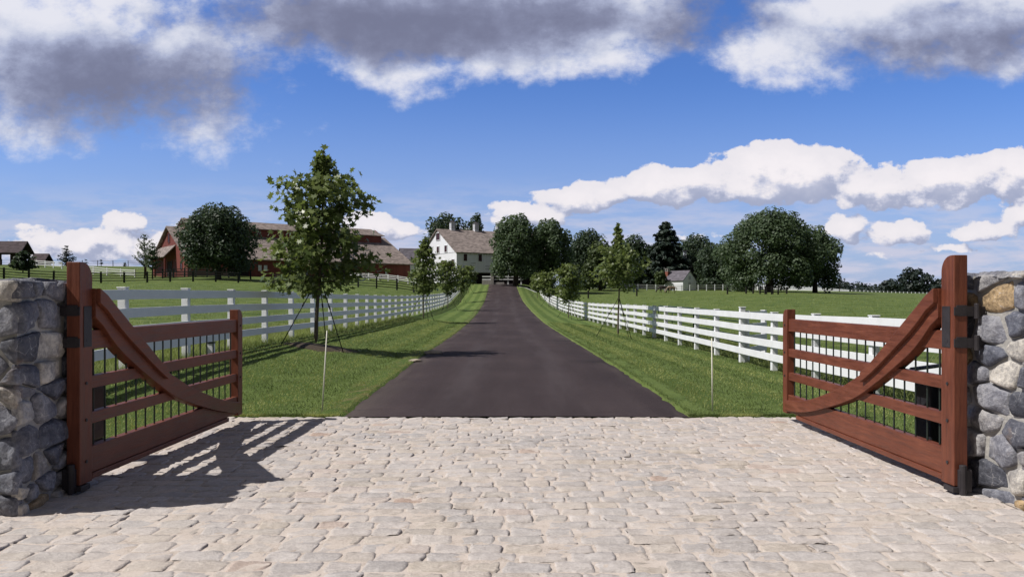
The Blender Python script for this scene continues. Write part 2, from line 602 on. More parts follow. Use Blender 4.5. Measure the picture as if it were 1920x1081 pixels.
def ground(x, y):
    """height of the turf (array in, array out)"""
    x = np.asarray(x, float); y = np.asarray(y, float)
    f = field_h(x, y)
    d = np.abs(x - drv_x(y))
    t = np.clip((d - HALF) / 3.4, 0, 1)
    t = t * t * (3 - 2 * t)
    t = np.where(y < 152, t, 1)
    near = np.clip((13.5 - y) / 3.5, 0, 1) * np.clip((6.5 - np.abs(x)) / 2.5, 0, 1)    # flat by the cobbles
    z = drv_z(y) * (1 - t) + f * t
    return z * (1 - near)


def gz(x, y): return float(ground(np.array([x]), np.array([y]))[0])


# ------------------------------------------------------------------ ground, drive, cobbles
COB_Y = 10.33


def turf_fn(g, b):
    p = worldpos(g)
    sp = g.n('ShaderNodeSeparateXYZ')
    g.put(sp.inputs[0], p)
    x, y = sp.outputs[0], sp.outputs[1]
    n0 = g.noise(p, .12, 4, .6)
    n1 = g.noise(p, 1.1, 5, .65)
    n2 = g.noise(g.v('MULTIPLY', p, (1, 1, .2)), 14, 4, .7)
    n3 = g.noise(p, 60, 3, .7)
    t = g.m('ADD', g.m('ADD', g.m('MULTIPLY', n0, .25), g.m('MULTIPLY', n1, .35)), g.m('ADD', g.m('MULTIPLY', n2, .25), g.m('MULTIPLY', n3, .15)))
    pasture = g.ramp(t, [(.34, (0.061, 0.100, 0.024)), (.47, (0.102, 0.151, 0.037)), (.57, (0.144, 0.193, 0.051)), (.68, (0.220, 0.232, 0.091))])
    lawn = g.ramp(t, [(.34, (0.073, 0.120, 0.024)), (.47, (0.116, 0.177, 0.039)), (.58, (0.159, 0.222, 0.056)), (.70, (0.220, 0.244, 0.091))])
    q = g.noise(g.v('MULTIPLY', p, (.55, 1.0, 0)), .9, 6, .68)
    pasture = g.mix(g.rng(q, .42, .60), g.mix(1.0, pasture, (.66, .72, .60), 'MULTIPLY'), g.mix(.18, pasture, (.24, .24, .10)))
    # mower stripes: turf bent one way and then the other, following the drive
    xc = g.m('ADD', x, g.m('MULTIPLY', g.m('MAXIMUM', g.m('SUBTRACT', y, 20), 0), .0125))
    wob = g.m('MULTIPLY', g.m('SUBTRACT', g.noise(p, .35, 2, .5), .5), .5)
    s = g.m('SINE', g.m('MULTIPLY', g.m('ADD', xc, wob), 2 * math.pi / 1.12))
    s = g.m('MULTIPLY', g.rng(s, -.5, .6), g.rng(n1, .2, .75, .5, 1.0))
    lawn = g.mix(g.m('MULTIPLY', s, .75), g.mix(.55, lawn, (.050, .086, .020)), g.mix(.40, lawn, (.22, .27, .09)))
    ax = g.m('ABSOLUTE', g.m('ADD', xc, .2))
    edge = g.m('ADD', ax, g.m('MULTIPLY', g.m('SUBTRACT', n1, .5), .8))
    isl = g.m('MULTIPLY', g.rng(edge, 6.3, 5.9), g.rng(y, 150, 130))
    c = g.mix(isl, pasture, lawn)
    # dry straw-coloured turf along the edge of the paving
    dry = g.m('MULTIPLY', g.rng(ax, 2.75, 2.38), g.rng(g.noise(p, 3.0, 4, .6), .50, .66))
    c = g.mix(g.m('MULTIPLY', dry, .8), c, (.21, .17, .085))
    far = g.rng(y, 60, 190)
    c = g.mix(g.m('MULTIPLY', far, .3), c, (.115, .135, .055))
    g.put(b.inputs['Base Color'], c)
    h = g.m('ADD', n2, g.m('MULTIPLY', n3, .6))
    bump(g, b, h, .9, .05)


M['turf'] = mat('turf', turf_fn, .9, .15)


def build_ground():
    ys = [-80, -40, -20, -10, -4, 0, 2, 4, 5, 6, 7, 8, 9, 9.6, 10.1, 10.28, 10.45, 10.7]
    y = 11.0
    while y < 3600:
        ys.append(y)
        y += max(.45, y * .03)
    nearo = [0, 1.2, 2.1, 2.30, 2.37, 2.44, 2.6, 2.8, 3.1, 3.4, 3.7, 4.0, 4.4, 4.8, 5.2, 5.7, 6.2, 6.8, 7.5]
    offs = [-o for o in nearo[:0:-1]] + nearo
    farf = np.geomspace(1, 40, 34)[1:]
    rows = []
    for y in ys:
        w = max(y, 0) + 16
        k = max(w / 16 * .55, 1) ** .8
        base = 7.5
        fx = base + (farf - 1) * (1.6 * w) / 39 + 0
        xs = np.concatenate([-fx[::-1], offs, fx]) + float(drv_x(y))
        rows.append(np.stack([xs, np.full_like(xs, y)], -1))
    P = np.array(rows)
    X, Y = P[..., 0], P[..., 1]
    Z = ground(X, Y)
    d = np.abs(X - drv_x(Y))
    rng = np.random.default_rng(3)
    Z = Z + np.where((d > 2.5) & (Y > 10.6), (rng.random(Z.shape) - .5) * .03, 0)
    Z = np.where((d < HALF - .03) & (Y > 10.3) & (Y < 141), Z - .06, Z)       # bed of the drive
    Z = np.where((d >= HALF - .03) & (d < 2.7) & (Y > 10.3), Z + .02, Z)
    cob = (np.abs(X) < 3.95) & (Y < COB_Y) | (Y < 5.0)
    Z = np.where(cob, -.09, Z)
    nr, nc = X.shape
    V = np.stack([X, Y, Z], -1).reshape(-1, 3)
    i = np.arange(nr * nc).reshape(nr, nc)
    F = np.stack([i[:-1, :-1], i[:-1, 1:], i[1:, 1:], i[1:, :-1]], -1).reshape(-1, 4)
    me = np_mesh('ground', V, F, [4] * len(F))
    tag(link('ground', me, M['turf'], smooth=True), kind='structure')


build_ground()


def drive_fn(g, b):
    p = worldpos(g)
    n0 = g.noise(p, .25, 4, .6)
    n1 = g.noise(p, 38, 3, .7)
    n2 = g.noise(g.v('MULTIPLY', p, (1, .12, 1)), 1.3, 4, .6)
    v = g.n('ShaderNodeTexVoronoi')
    g.put(v.inputs['Vector'], p)
    v.inputs['Scale'].default_value = 85
    t = g.m('ADD', g.m('MULTIPLY', n0, .3), g.m('ADD', g.m('MULTIPLY', n1, .4), g.m('MULTIPLY', n2, .3)))
    c = g.ramp(t, [(.3, (.023, .016, .017)), (.5, (.044, .032, .034)), (.70, (.075, .056, .057))])
    sp = g.n('ShaderNodeSeparateXYZ'); g.put(sp.inputs[0], p)
    xc = g.m('ABSOLUTE', g.m('ADD', sp.outputs[0], g.m('MULTIPLY', g.m('MAXIMUM', g.m('SUBTRACT', sp.outputs[1], 20), 0), .0125)))
    wheel = g.m('MULTIPLY', g.m('MULTIPLY', g.rng(xc, .40, .75), g.rng(xc, 1.30, .95)), g.rng(n2, .35, .7))
    c = g.mix(g.m('MULTIPLY', wheel, .45), c, (.074, .062, .066))
    dust = g.m('MULTIPLY', g.rng(xc, 1.7, 2.36), g.rng(n2, .42, .62))
    c = g.mix(g.m('MULTIPLY', dust, .5), c, (.105, .088, .075))
    fleck = g.rng(g.noise(p, 21, 2, .5), .70, .78)
    c = g.mix(g.m('MULTIPLY', fleck, .5), c, (.16, .14, .13))
    g.put(b.inputs['Base Color'], c)
    bump(g, b, g.m('ADD', v.outputs[0], n1), .5, .008)


M['drive'] = mat('drive', drive_fn, .92, .2)


def build_drive():
    ys = list(np.arange(COB_Y - .01, 30, .35)) + list(np.arange(30, 143, 1.2))
    rng = random.Random(5)
    vs, fs = [], []
    cols = (-1, -.97, -.5, 0, .5, .97, 1)
    for y in ys:
        xc, z = float(drv_x(y)), float(drv_z(y))
        for c in cols:
            e = (rng.random() - .5) * .16 if abs(c) > .9 else 0
            x = xc + c * HALF + (e if abs(c) == 1 else 0)
            vs.append((x, y, z + .012 * (1 - c * c) - (.02 if abs(c) == 1 else 0)))
    n = len(cols)
    for i in range(len(ys) - 1):
        for k in range(n - 1):
            a = i * n + k
            fs.append((a, a + 1, a + n + 1, a + n))
    mb = MB().add(vs, fs)
    # the turning area in front of the white barn
    o = mb.build('driveway', M['drive'], smooth=True)
    tag(o, kind='structure')


build_drive()


def cobble_fn(g, b):
    p = worldpos(g)
    rp = g.n('ShaderNodeNewGeometry').outputs['Random Per Island']
    c = g.ramp(rp, [(0, (.50, .455, .43)), (.16, (.56, .515, .49)), (.34, (.445, .42, .41)), (.50, (.54, .49, .455)), (.62, (.50, .435, .365)),
                    (.72, (.60, .555, .53)), (.84, (.43, .415, .415)), (.93, (.53, .465, .39)), (.985, (.56, .49, .45)), (.995, (.47, .34, .27))])
    n1 = g.noise(p, 9, 5, .65)
    n2 = g.noise(p, 55, 4, .7)
    n3 = g.noise(g.v('MULTIPLY', p, (1, 3, 1)), 26, 4, .65)
    t = g.m('ADD', g.m('MULTIPLY', n1, .4), g.m('ADD', g.m('MULTIPLY', n2, .3), g.m('MULTIPLY', n3, .3)))
    c = g.mix(g.rng(t, .40, .62), g.mix(1, c, (.70, .69, .69), 'MULTIPLY'), g.mix(.25, c, (.68, .63, .60)))
    big = g.noise(p, .5, 3, .5)
    c = g.mix(g.rng(big, .35, .7, .05, .40), c, (.64, .580, .535))
    stain = g.rng(g.noise(g.v('MULTIPLY', p, (1, .5, 1)), 1.7, 5, .65), .58, .74)
    c = g.mix(g.m('MULTIPLY', stain, .4), c, (.34, .30, .265))
    g.put(b.inputs['Base Color'], c)
    bump(g, b, t, .9, .025)


def sand_fn(g, b):
    p = worldpos(g)
    n1 = g.noise(p, 5, 5, .65)
    n2 = g.noise(p, 70, 3, .7)
    t = g.m('ADD', g.m('MULTIPLY', n1, .6), g.m('MULTIPLY', n2, .4))
    g.put(b.inputs['Base Color'], g.ramp(t, [(.30, (.25, .20, .16)), (.46, (.51, .445, .395)), (.7, (.63, .56, .51))]))
    bump(g, b, n2, .5, .01)


M['cobble'] = mat('cobble', cobble_fn, .9, .2)
M['sand'] = mat('sand', sand_fn, .95, .1)


def cob_half(y):
    return 3.83 if y > 5.6 else 7.5


def build_cobbles():
    rng = np.random.default_rng(11)
    nu, nv = 9, 6
    V, F, L = [], [], []
    y = COB_Y
    base = 0
    su = np.array([-1, -.93, -.8, -.4, 0, .4, .8, .93, 1])
    sv = np.array([-1, -.88, -.4, .4, .88, 1])
    U, W = np.meshgrid(su, sv, indexing='ij')
    rim = np.maximum(np.abs(U) ** 1.0, np.abs(W))
    while y > .8:
        h = rng.uniform(.15, .195)
        yc = y - h / 2
        half = cob_half(yc)
        x = -half - rng.uniform(0, .3)
        while x < half:
            w = rng.uniform(.20, .34)
            gap = rng.uniform(.004, .022)
            gy = rng.uniform(.002, .008)
            cx, cy = x + w / 2, yc + rng.normal() * .003 + .012 * math.sin(x * 1.3 + y)
            a, bb = (w - gap) / 2, (h - gy) / 2
            # rounded, wobbly outline
            sq = 1 - .10 * (np.abs(U) ** 6) * (np.abs(W) ** 4)
            px = U * a * (1 - .06 * np.abs(W) ** 7) + rng.normal(size=U.shape) * .0045
            py = W * bb * (1 - .10 * np.abs(U) ** 9) + rng.normal(size=U.shape) * .0035
            px = px + rng.normal() * .06 * py
            py = py + rng.normal() * .014 * px
            edge = np.clip((np.maximum((np.abs(U) - .925) / .075, (np.abs(W) - .875) / .125)), 0, 1)
            z = -.003 + rng.normal() * .0022 - .0115 * edge ** 2 - .0008 * (U ** 2 + W ** 2)
            z = z + rng.normal(size=U.shape) * .0036 + rng.normal() * .003 * U + rng.normal() * .003 * W
            V.append(np.stack([px + cx, py + cy, z], -1).reshape(-1, 3))
            i = base + np.arange(nu * nv).reshape(nu, nv)
            F.append(np.stack([i[:-1, :-1], i[1:, :-1], i[1:, 1:], i[:-1, 1:]], -1).reshape(-1, 4))
            base += nu * nv
            x += w
        y -= h
    F = np.concatenate(F)
    me = np_mesh('cobblestone_paving', np.concatenate(V), F, [4] * len(F))
    tag(link('cobblestone_paving', me, M['cobble'], smooth=True), kind='structure')
    # sand bed
    n = 90
    xs = np.linspace(-8, 8, 120)
    yy = np.linspace(-2, COB_Y - .05, n)
    X, Y = np.meshgrid(xs, yy, indexing='ij')
    half = np.where(Y > 5.6, 3.85, 8)
    X = np.clip(X, -half, half)
    Z = -.0095 + np.random.default_rng(4).normal(size=X.shape) * .0035
    i = np.arange(X.size).reshape(X.shape)
    F = np.stack([i[:-1, :-1], i[1:, :-1], i[1:, 1:], i[:-1, 1:]], -1).reshape(-1, 4)
    me = np_mesh('sand_bed', np.stack([X, Y, Z], -1).reshape(-1, 3), F, [4] * len(F))
    tag(link('sand_bed', me, M['sand'], smooth=True), kind='structure')


build_cobbles()


# ------------------------------------------------------------------ grass blades near the camera
def build_grass():
    rng = np.random.default_rng(21)
    pts = []
    def scatter(n, x0, x1, y0, y1):
        u = rng.random(n)
        ys = y0 * (y1 / y0) ** u
        xs = rng.uniform(x0, x1, n)
        pts.append(np.stack([xs, ys], -1))
    scatter(78000, -9, -2.3, 10.36, 48)
    scatter(68000, 2.3, 9, 10.36, 48)
    scatter(14000, -8, -3.88, 6.2, 10.5)
    scatter(10000, 3.9, 8, 6.2, 10.5)
    for sgn in (-1, 1):                                  # longer fringe along the drive and the cobbles
        n = 5000
        ys = 10.4 * (45 / 10.4) ** rng.random(n)
        pts.append(np.stack([drv_x(ys) + sgn * (HALF + .02 + np.abs(rng.normal(size=n)) * .07), ys], -1))
        n = 1800
        pts.append(np.stack([sgn * rng.uniform(2.35, 3.9, n), COB_Y + .01 + np.abs(rng.normal(size=n)) * .05], -1))
    # taller tufts out in the paddocks
    n = 90000
    ys = 13 * (130 / 13) ** rng.random(n)
    xs = rng.choice([-1, 1], n) * (6.6 + rng.random(n) ** 1.5 * (6 + ys * .75))
    cl = np.sin(xs * 1.7 + np.sin(ys * .9) * 2) + np.sin(ys * 1.3 + xs * .6) + rng.normal(size=n) * .8
    far = np.stack([xs, ys], -1)[cl > .4]
    pts.append(far)
    P = np.concatenate(pts)
    d = np.abs(P[:, 0] - drv_x(P[:, 1]))
    P = P[(d > HALF - .01) | (P[:, 1] < COB_Y)]
    fl = np.abs(P[:, 0]) < 6.2
    n = len(P)
    z = ground(P[:, 0], P[:, 1]) + .005
    h = np.where(fl, rng.uniform(.018, .042, n), rng.uniform(.05, .15, n) * (1 + np.clip(P[:, 1] - 15, 0, 60) * .006))
    w = .0028 + P[:, 1] * .00024
    ang = rng.uniform(0, 2 * np.pi, n)
    lean = rng.normal(size=(n, 2)) * .5 * h[:, None]
    dx, dy = np.cos(ang) * w, np.sin(ang) * w
    b0 = np.stack([P[:, 0] - dx, P[:, 1] - dy, z], -1)
    b1 = np.stack([P[:, 0] + dx, P[:, 1] + dy, z], -1)
    t = np.stack([P[:, 0] + lean[:, 0], P[:, 1] + lean[:, 1], z + h], -1)
    V = np.stack([b0, b1, t], 1).reshape(-1, 3)
    me = np_mesh('grass_blades', V, np.arange(3 * n), [3] * n)
    tag(link('grass', me, M['grass_blade']), 'short green grass of the verges and paddock edge by the gates', 'grass', kind='stuff')


def blade_stripes(m):
    # the blades lean one way or the other in the mower's stripes, so they look paler or darker
    nt = m.node_tree
    g = G(nt)
    b = nt.nodes['Principled BSDF']
    src = b.inputs['Base Color'].links[0].from_socket
    p = worldpos(g)
    sp = g.n('ShaderNodeSeparateXYZ'); g.put(sp.inputs[0], p)
    xc = g.m('ADD', sp.outputs[0], g.m('MULTIPLY', g.m('MAXIMUM', g.m('SUBTRACT', sp.outputs[1], 20), 0), .0125))
    wob = g.m('MULTIPLY', g.m('SUBTRACT', g.noise(p, .35, 2, .5), .5), .5)
    s = g.rng(g.m('SINE', g.m('MULTIPLY', g.m('ADD', xc, wob), 2 * math.pi / 1.12)), -.5, .6)
    k = g.mix(s, (1.35, 1.25, 1.35), (.42, .50, .42))
    k = g.mix(g.rng(g.m('ABSOLUTE', sp.outputs[0]), 6.4, 5.9), (1, 1, 1), k)
    pn = g.rng(g.noise(p, 1.1, 5, .65), .3, .7, .75, 1.2)
    tr = next(n for n in nt.nodes if n.type == 'BSDF_TRANSLUCENT')
    g.put(tr.inputs[0], g.mix(1.0, tr.inputs[0].links[0].from_socket, k, 'MULTIPLY'))
    g.put(b.inputs['Base Color'], g.mix(1.0, g.mix(1.0, src, k, 'MULTIPLY'), g.mix(pn, (0, 0, 0), (1, 1, 1)), 'MULTIPLY'))


M['grass_blade'] = leaf_mat('grass_blade', (.145, .182, .050), (.28, .32, .11), .35, .6)
blade_stripes(M['grass_blade'])
build_grass()


# ------------------------------------------------------------------ timber gates
def build_gate(sx, y0, x0, length, label, rz, top_z=1.95):
    """sx=+1: right leaf (inner face looks to -x); built along +Y from the hinge post"""
    t = tag(empty('timber_gate', (x0, y0, 0), rz), label, 'gate', 'open timber entrance gates')
    wz, wy = M['wood_z'], M['wood_y']
    half = .056
    def quarter(ya, yb, z0, z1, r):
        # flat at the near side, rounded towards the far side
        o = [(ya, z0), (yb, z0)]
        for k in range(0, 9):
            a = math.pi / 2 * k / 8
            o.append((yb - r + r * math.cos(a), z1 - r + r * math.sin(a)))
        o.append((ya, z1))
        return o
    pr = lambda u, v, w: (w, u, v)
    m = MB(); m.prism(quarter(0, .185, .06, top_z, .135), pr, -half, half)
    hp = m.build('hinge_stile', wz, t, bevel=.006)
    m = MB(); m.prism(quarter(length - .15, length, .10, 1.45, .11), pr, -half, half)
    m.build('latch_stile', wz, t, bevel=.006)
    ya, yb = .185, length - .15
    th = .036
    m = MB(); m.box(-th, th, ya, yb, 1.165, 1.325); m.build('top_rail', wy, t, bevel=.005)
    for z0, z1 in ((.835, .94), (.535, .635)):
        m = MB(); m.box(-th, th, ya, yb, z0, z1); m.build('middle_rail', wy, t, bevel=.005)
    m = MB(); m.box(-th - .004, th + .004, ya, yb, .125, .345); m.build('bottom_rail', wy, t, bevel=.005)
    m = MB(); m.box(-th - .02, th + .02, ya, yb - .3, .075, .122); m.build('bottom_sill', wy, t, bevel=.004)
    # sweeping brace on the inner face
    top = [(.185, 1.71), (.37, 1.575), (.675, 1.376), (1.06, 1.117), (1.41, .888), (2.0, .645), (2.6, .46), (3.1, .335), (length - .15, .27)]
    bot = [(.185, 1.47), (.37, 1.30), (.54, 1.15), (1.11, .84), (1.67, .57), (2.1, .44), (2.75, .27), (3.1, .20), (length - .15, .13)]
    def spl(pts, s):
        p = np.array(pts)
        return float(np.interp(s, p[:, 0], p[:, 1]))
    ss = np.linspace(.185, length - .15, 30)
    inn = -sx
    def band(fa, fb, xa, xb, s0=.185, s1=None):
        s1 = s1 or length - .15
        q = [s for s in ss if s0 <= s <= s1]
        tp = [(s, sum(fa(s + d) for d in (-.12, 0, .12)) / 3) for s in q]
        bt = [(s, sum(fb(s + d) for d in (-.12, 0, .12)) / 3) for s in q]
        mb = MB()
        for i in range(len(q) - 1):
            pass
        vs, fs = [], []
        for (a, za), (b_, zb) in zip(tp, bt):
            vs += [(xa * inn, a, za), (xb * inn, a, za), (xb * inn, b_, zb), (xa * inn, b_, zb)]
        for i in range(len(q) - 1):
            for k in range(4):
                a, b_ = i * 4 + k, i * 4 + (k + 1) % 4
                fs.append((a, b_, b_ + 4, a + 4))
        e = (len(q) - 1) * 4
        fs += [(0, 1, 2, 3), (e, e + 1, e + 2, e + 3)]
        return mb.add(vs, fs)
    ft, fb = (lambda s: spl(top, s)), (lambda s: spl(bot, s))
    fm = lambda s: ft(s) * .50 + fb(s) * .50
    br = band(ft, fb, -.03, .085).build('curved_brace', wy, t, bevel=.005)
    band(ft, fm, .0855, .125, .185, 1.55).build('brace_cap', wy, br, bevel=.005)
    # iron bars between the top and bottom rails
    n = 18
    for k in range(n):
        y = ya + (yb - ya) * (k + .6) / (n + .2)
        m = MB(); m.tube([(0, 0, .34), (0, 0, 1.17)], .0085, 8, cap=False)
        if k == 0:
            first = m.build('bar', M['rod_green'], t, smooth=True, loc=(0, y, 0))
        else:
            c = first.copy(); COL.objects.link(c); c.location = (0, y, 0)
    # bolt heads on the joints
    for (y, z) in ((.09, 1.245), (.09, .89), (.09, .585), (.09, .24), (length - .075, 1.245), (length - .075, .89), (length - .075, .585)):
        m = MB(); m.tube([(inn * .0565, y, z), (inn * .064, y, z)], .014, 8)
        m.build('bolt', M['metal_dark'], t)
    # ironwork
    m = MB()
    m.box(min(inn * .057, inn * .062), max(inn * .057, inn * .062), .05, .165, 1.19, 1.53)
    hg = m.build('hinge_plate', M['metal_dark'], t, bevel=.003)
    for z in (1.17, 1.43):
        m = MB()
        m.box(min(-inn * .20, -inn * .03), max(-inn * .20, -inn * .03), -.009, -.001, z + .02, z + .10)
        m.box(min(inn * .02, inn * .06), max(inn * .02, inn * .06), -.011, -.001, z + .025, z + .095)
        m.tube([(-inn * .125, -.014, z), (-inn * .125, -.014, z + .125)], .022, 12)
        m.tube([(-inn * .24, .03, z + .03), (-inn * .125, -.014, z + .03)], .016, 8)
        m.box(min(-inn * .05, inn * .04), max(-inn * .05, inn * .04), -.010, -.002, z + .02, z + .11)
        m.build('knuckle', M['metal_dark'], hg, bevel=.003)
    m = MB()
    m.box(-.075, .075, -.02, .12, .012, .055)
    m.box(-inn * .02 - .05, -inn * .02 + .05, -.04, -.0015, .03, .20)
    m.tube([(0, -.03, 0), (0, -.03, .24)], .028, 12)
    m.build('pivot', M['metal_dark'], t, bevel=.004)
    return t


build_gate(-1, 6.30, -3.600, 3.64, 'red brown timber gate beside the shaded stone wall, casting its shadow on the cobbles', R(-0.9), 1.895)
build_gate(1, 6.28, 3.670, 3.84, 'red brown timber gate beside the sunlit grey stone wall', R(0.7))


# ------------------------------------------------------------------ gate openers behind the gates
def opener(x, y, sticker, label):
    z = gz(x, y)
    t = tag(empty('gate_opener', (x, y, z)), label, 'gate opener', 'black gate opener boxes')
    m = MB()
    m.box(-.15, .15, -.14, .14, -.02, .20)
    b = m.build('base', M['box_black'], t, bevel=.012)
    m = MB()
    prof = [(-.15, .2015), (.15, .2015), (.15, .70)] + [(.15 - .16 + .16 * math.cos(a), .70 + .13 * math.sin(a)) for a in np.linspace(.1, math.pi / 2, 6)] + [(-.09, .83), (-.15, .76)]
    m.prism(prof, lambda u, v, w: (u, w, v), -.145, .145)
    h = m.build('cover', M['box_black'], t, bevel=.02)
    m = MB()
    if sticker == 'plate':
        m.box(-.10, -.02, -.150, -.1475, .52, .74)
        m.build('sticker', M['label_white'], h)
    else:
        m.box(-.05, .045, -.150, -.1475, .24, .36)
        st = m.build('sticker', M['label_white'], h)
        m = MB()
        for q in ((-.036, -.018, .262, .34), (.012, .030, .262, .34), (-.010, .004, .285, .345), (-.030, .020, .268, .28)):
            m.box(q[0], q[1], -.1535, -.1505, q[2], q[3])
        m.build('pictogram', M['box_black'], st)
    return t


opener(-4.22, 7.55, 'plate', 'black box with a white plate behind the shaded timber gate')
opener(4.22, 7.62, 'sticker', 'black box with a small square sticker behind the sunlit timber gate')
# opener arm seen through the sunlit gate
m = MB(); m.tube([(3.74, 7.2, .93), (4.35, 7.55, .955)], .02, 10)
m.box(4.32, 4.40, 7.50, 7.60, .02, .975)
tag(m.build('opener_arm', M['metal_dark'], smooth=False, bevel=.004), 'dark metal arm on a post behind the bars of the sunlit gate', 'arm')

# small white stub behind the shaded gate
t = tag(empty('marker_stub', (-5.95, 15.2, gz(-5.95, 15.2))), 'short white stub with a dark cap behind the shaded timber gate', 'stub')
m = MB(); m.box(-.055, .055, -.055, .055, -.05, .33); m.build('stub_post', M['white_paint'], t, bevel=.006)
m = MB(); m.box(-.065, .065, -.065, .065, .3315, .36); m.build('stub_cap', M['metal_dark'], t, bevel=.006)


# ------------------------------------------------------------------ rubble stone walls
def stone_fn(g, b):
    p = worldpos(g)
    rp = g.n('ShaderNodeNewGeometry').outputs['Random Per Island']
    c = g.ramp(rp, [(0, (.13, .14, .175)), (.14, (.25, .255, .285)), (.26, (.085, .09, .11)), (.38, (.33, .325, .33)), (.50, (.14, .145, .17)), (.60, (.50, .475, .43)), (.68, (.18, .19, .225)), (.78, (.40, .29, .165)), (.84, (.22, .225, .255)), (.92, (.43, .405, .37)), (.97, (.11, .115, .14))])
    c.node.color_ramp.interpolation = 'CONSTANT'
    n1 = g.noise(p, 6, 6, .7, dist=.5)
    n2 = g.noise(p, 34, 5, .7)
    v = g.n('ShaderNodeTexVoronoi', feature='DISTANCE_TO_EDGE')
    g.put(v.inputs['Vector'], g.v('ADD', p, g.v('MULTIPLY', g.noise(p, 5, 3, .6, out=1), (.18, .18, .18))))
    v.inputs['Scale'].default_value = 9
    t = g.m('ADD', g.m('MULTIPLY', n1, .6), g.m('MULTIPLY', n2, .4))
    c = g.mix(g.rng(t, .38, .62), g.mix(1, c, (.52, .52, .56), 'MULTIPLY'), g.mix(1, c, (1.28, 1.26, 1.24), 'MULTIPLY'))
    c = g.mix(g.rng(n2, .60, .72, 0, .4), c, (.50, .48, .46))
    vein = g.m('MULTIPLY', g.rng(v.outputs[0], .02, .0), g.rng(n1, .48, .6))
    c = g.mix(g.m('MULTIPLY', vein, .6), c, (.58, .57, .57))
    rust = g.rng(g.noise(g.v('ADD', p, (5, 2, 1)), 3.2, 4, .6), .60, .72)
    c = g.mix(g.m('MULTIPLY', rust, .35), c, (.26, .17, .10))
    g.put(b.inputs['Base Color'], c)
    bump(g, b, t, 1.0, .035)


def mortar_fn(g, b):
    p = worldpos(g)
    n1 = g.noise(p, 7, 6, .7)
    g.put(b.inputs['Base Color'], g.ramp(n1, [(.3, (.25, .24, .225)), (.7, (.44, .425, .40))]))
    bump(g, b, n1, .9, .03)


M['rubble'] = mat('rubble', stone_fn, .8, .35)
M['mortar'] = mat('mortar', mortar_fn, .95, .1)


def rubble_face(rng, origin, eu, en, length, height, V, F, base, ragged=.0):
    """tightly fitted angular field stones over one face: cells grown round scattered seeds, each a broken block"""
    ez = np.array([0, 0, 1.0])
    asp = 1.7                                                # stones are wider than tall
    seeds = []
    v = -.10
    row = 0
    while v < height + .05:
        h = rng.uniform(.14, .27)
        u = -.3 + rng.uniform(0, .25)
        while u < length + .3:
            w = rng.uniform(.20, .55)
            seeds.append((u + w / 2 + rng.normal() * .02, v + h / 2 + rng.normal() * .035))
            if rng.random() < .16:
                seeds.append((u + w + rng.normal() * .02, v + h * rng.uniform(.1, .9)))
            u += w
        v += h
    S_ = np.array(seeds) / np.array([asp, 1])
    def clip(poly, n, c):
        out = []
        for i in range(len(poly)):
            p, q = poly[i], poly[(i + 1) % len(poly)]
            dp, dq = p @ n - c, q @ n - c
            if dp <= 0: out.append(p)
            if (dp < 0) != (dq < 0) and dp != dq:
                out.append(p + (q - p) * (dp / (dp - dq)))
        return out
    for i, sd in enumerate(S_):
        gap = rng.uniform(.006, .015)
        poly = [np.array(q) for q in ((-.02 / asp, -.06), ((length + .02) / asp, -.06), ((length + .02) / asp, height), (-.02 / asp, height))]
        for j, o in enumerate(S_):
            if i == j: continue
            n = o - sd
            L = np.linalg.norm(n)
            if L > .9: continue
            n = n / L
            poly = clip(poly, n, ((o + sd) / 2) @ n - gap)
            if len(poly) < 3: break
        if len(poly) < 3: continue
        P = np.array(poly) * np.array([asp, 1])
        ar = .5 * abs(np.dot(P[:, 0], np.roll(P[:, 1], 1)) - np.dot(P[:, 1], np.roll(P[:, 0], 1)))
        if ar < .004: continue
        c = P.mean(0)
        ring = []
        for k in range(len(P)):
            a, q = P[k], P[(k + 1) % len(P)]
            m = max(2, int(np.linalg.norm(q - a) / .03))
            for t in np.arange(m) / m:
                ring.append(a + (q - a) * t)
        ring = np.array(ring)
        # knock the corners off and chip the outline
        sm = (np.roll(ring, 1, 0) + np.roll(ring, -1, 0)) / 2
        ring = ring * .80 + sm * .20
        ring = c + (ring - c) * (1 + rng.normal(size=(len(ring), 1)) * .018)
        size = math.sqrt(ar)
        ts = [0.0, .22, .45, .66, .83, .93, .985, 1.0]
        rings, n = [], len(ring)
        nz_seed = rng.uniform(0, 99)
        d0 = rng.uniform(.035, .062)
        tilt = rng.normal(size=2) * .08
        fac = [(rng.uniform(0, 2 * math.pi), rng.uniform(.12, .45) * size, rng.uniform(.12, .55)) for _ in range(4)]
        for t in ts[1:]:
            xy = c + (ring - c) * min(t, .985)
            r = xy - c
            d = d0 + r @ tilt
            for (th, off, kk) in fac:
                d = d - np.maximum(0, r @ np.array([math.cos(th), math.sin(th)]) - off) * kk
            nz = np.array([mnoise.fractal(Vector((q[0] * 9 + nz_seed, q[1] * 9, nz_seed * .37)), .9, 2.1, 5) for q in xy])
            d = d + nz * .013
            d = np.maximum(d, .012)
            if t > .9: d = d - (.010 if t < .95 else .016)
            if t == 1.0: d = np.full(n, -.03)
            rings.append(np.asarray(origin)[None] + xy[:, :1] * np.asarray(eu) + xy[:, 1:] * ez + d[:, None] * np.asarray(en))
        cen = np.asarray(origin) + c[0] * np.asarray(eu) + c[1] * ez + (d0 + .005) * np.asarray(en)
        V.append(np.concatenate([cen[None]] + rings))
        idx = base + 1 + np.arange(n)
        nx = np.roll(idx, -1)
        F.append(np.stack([np.full(n, base), idx, nx, nx], -1))
        for k in range(len(rings) - 1):
            o = k * n
            F.append(np.stack([idx + o, idx + o + n, nx + o + n, nx + o], -1))
        base += 1 + n * len(rings)
    return base


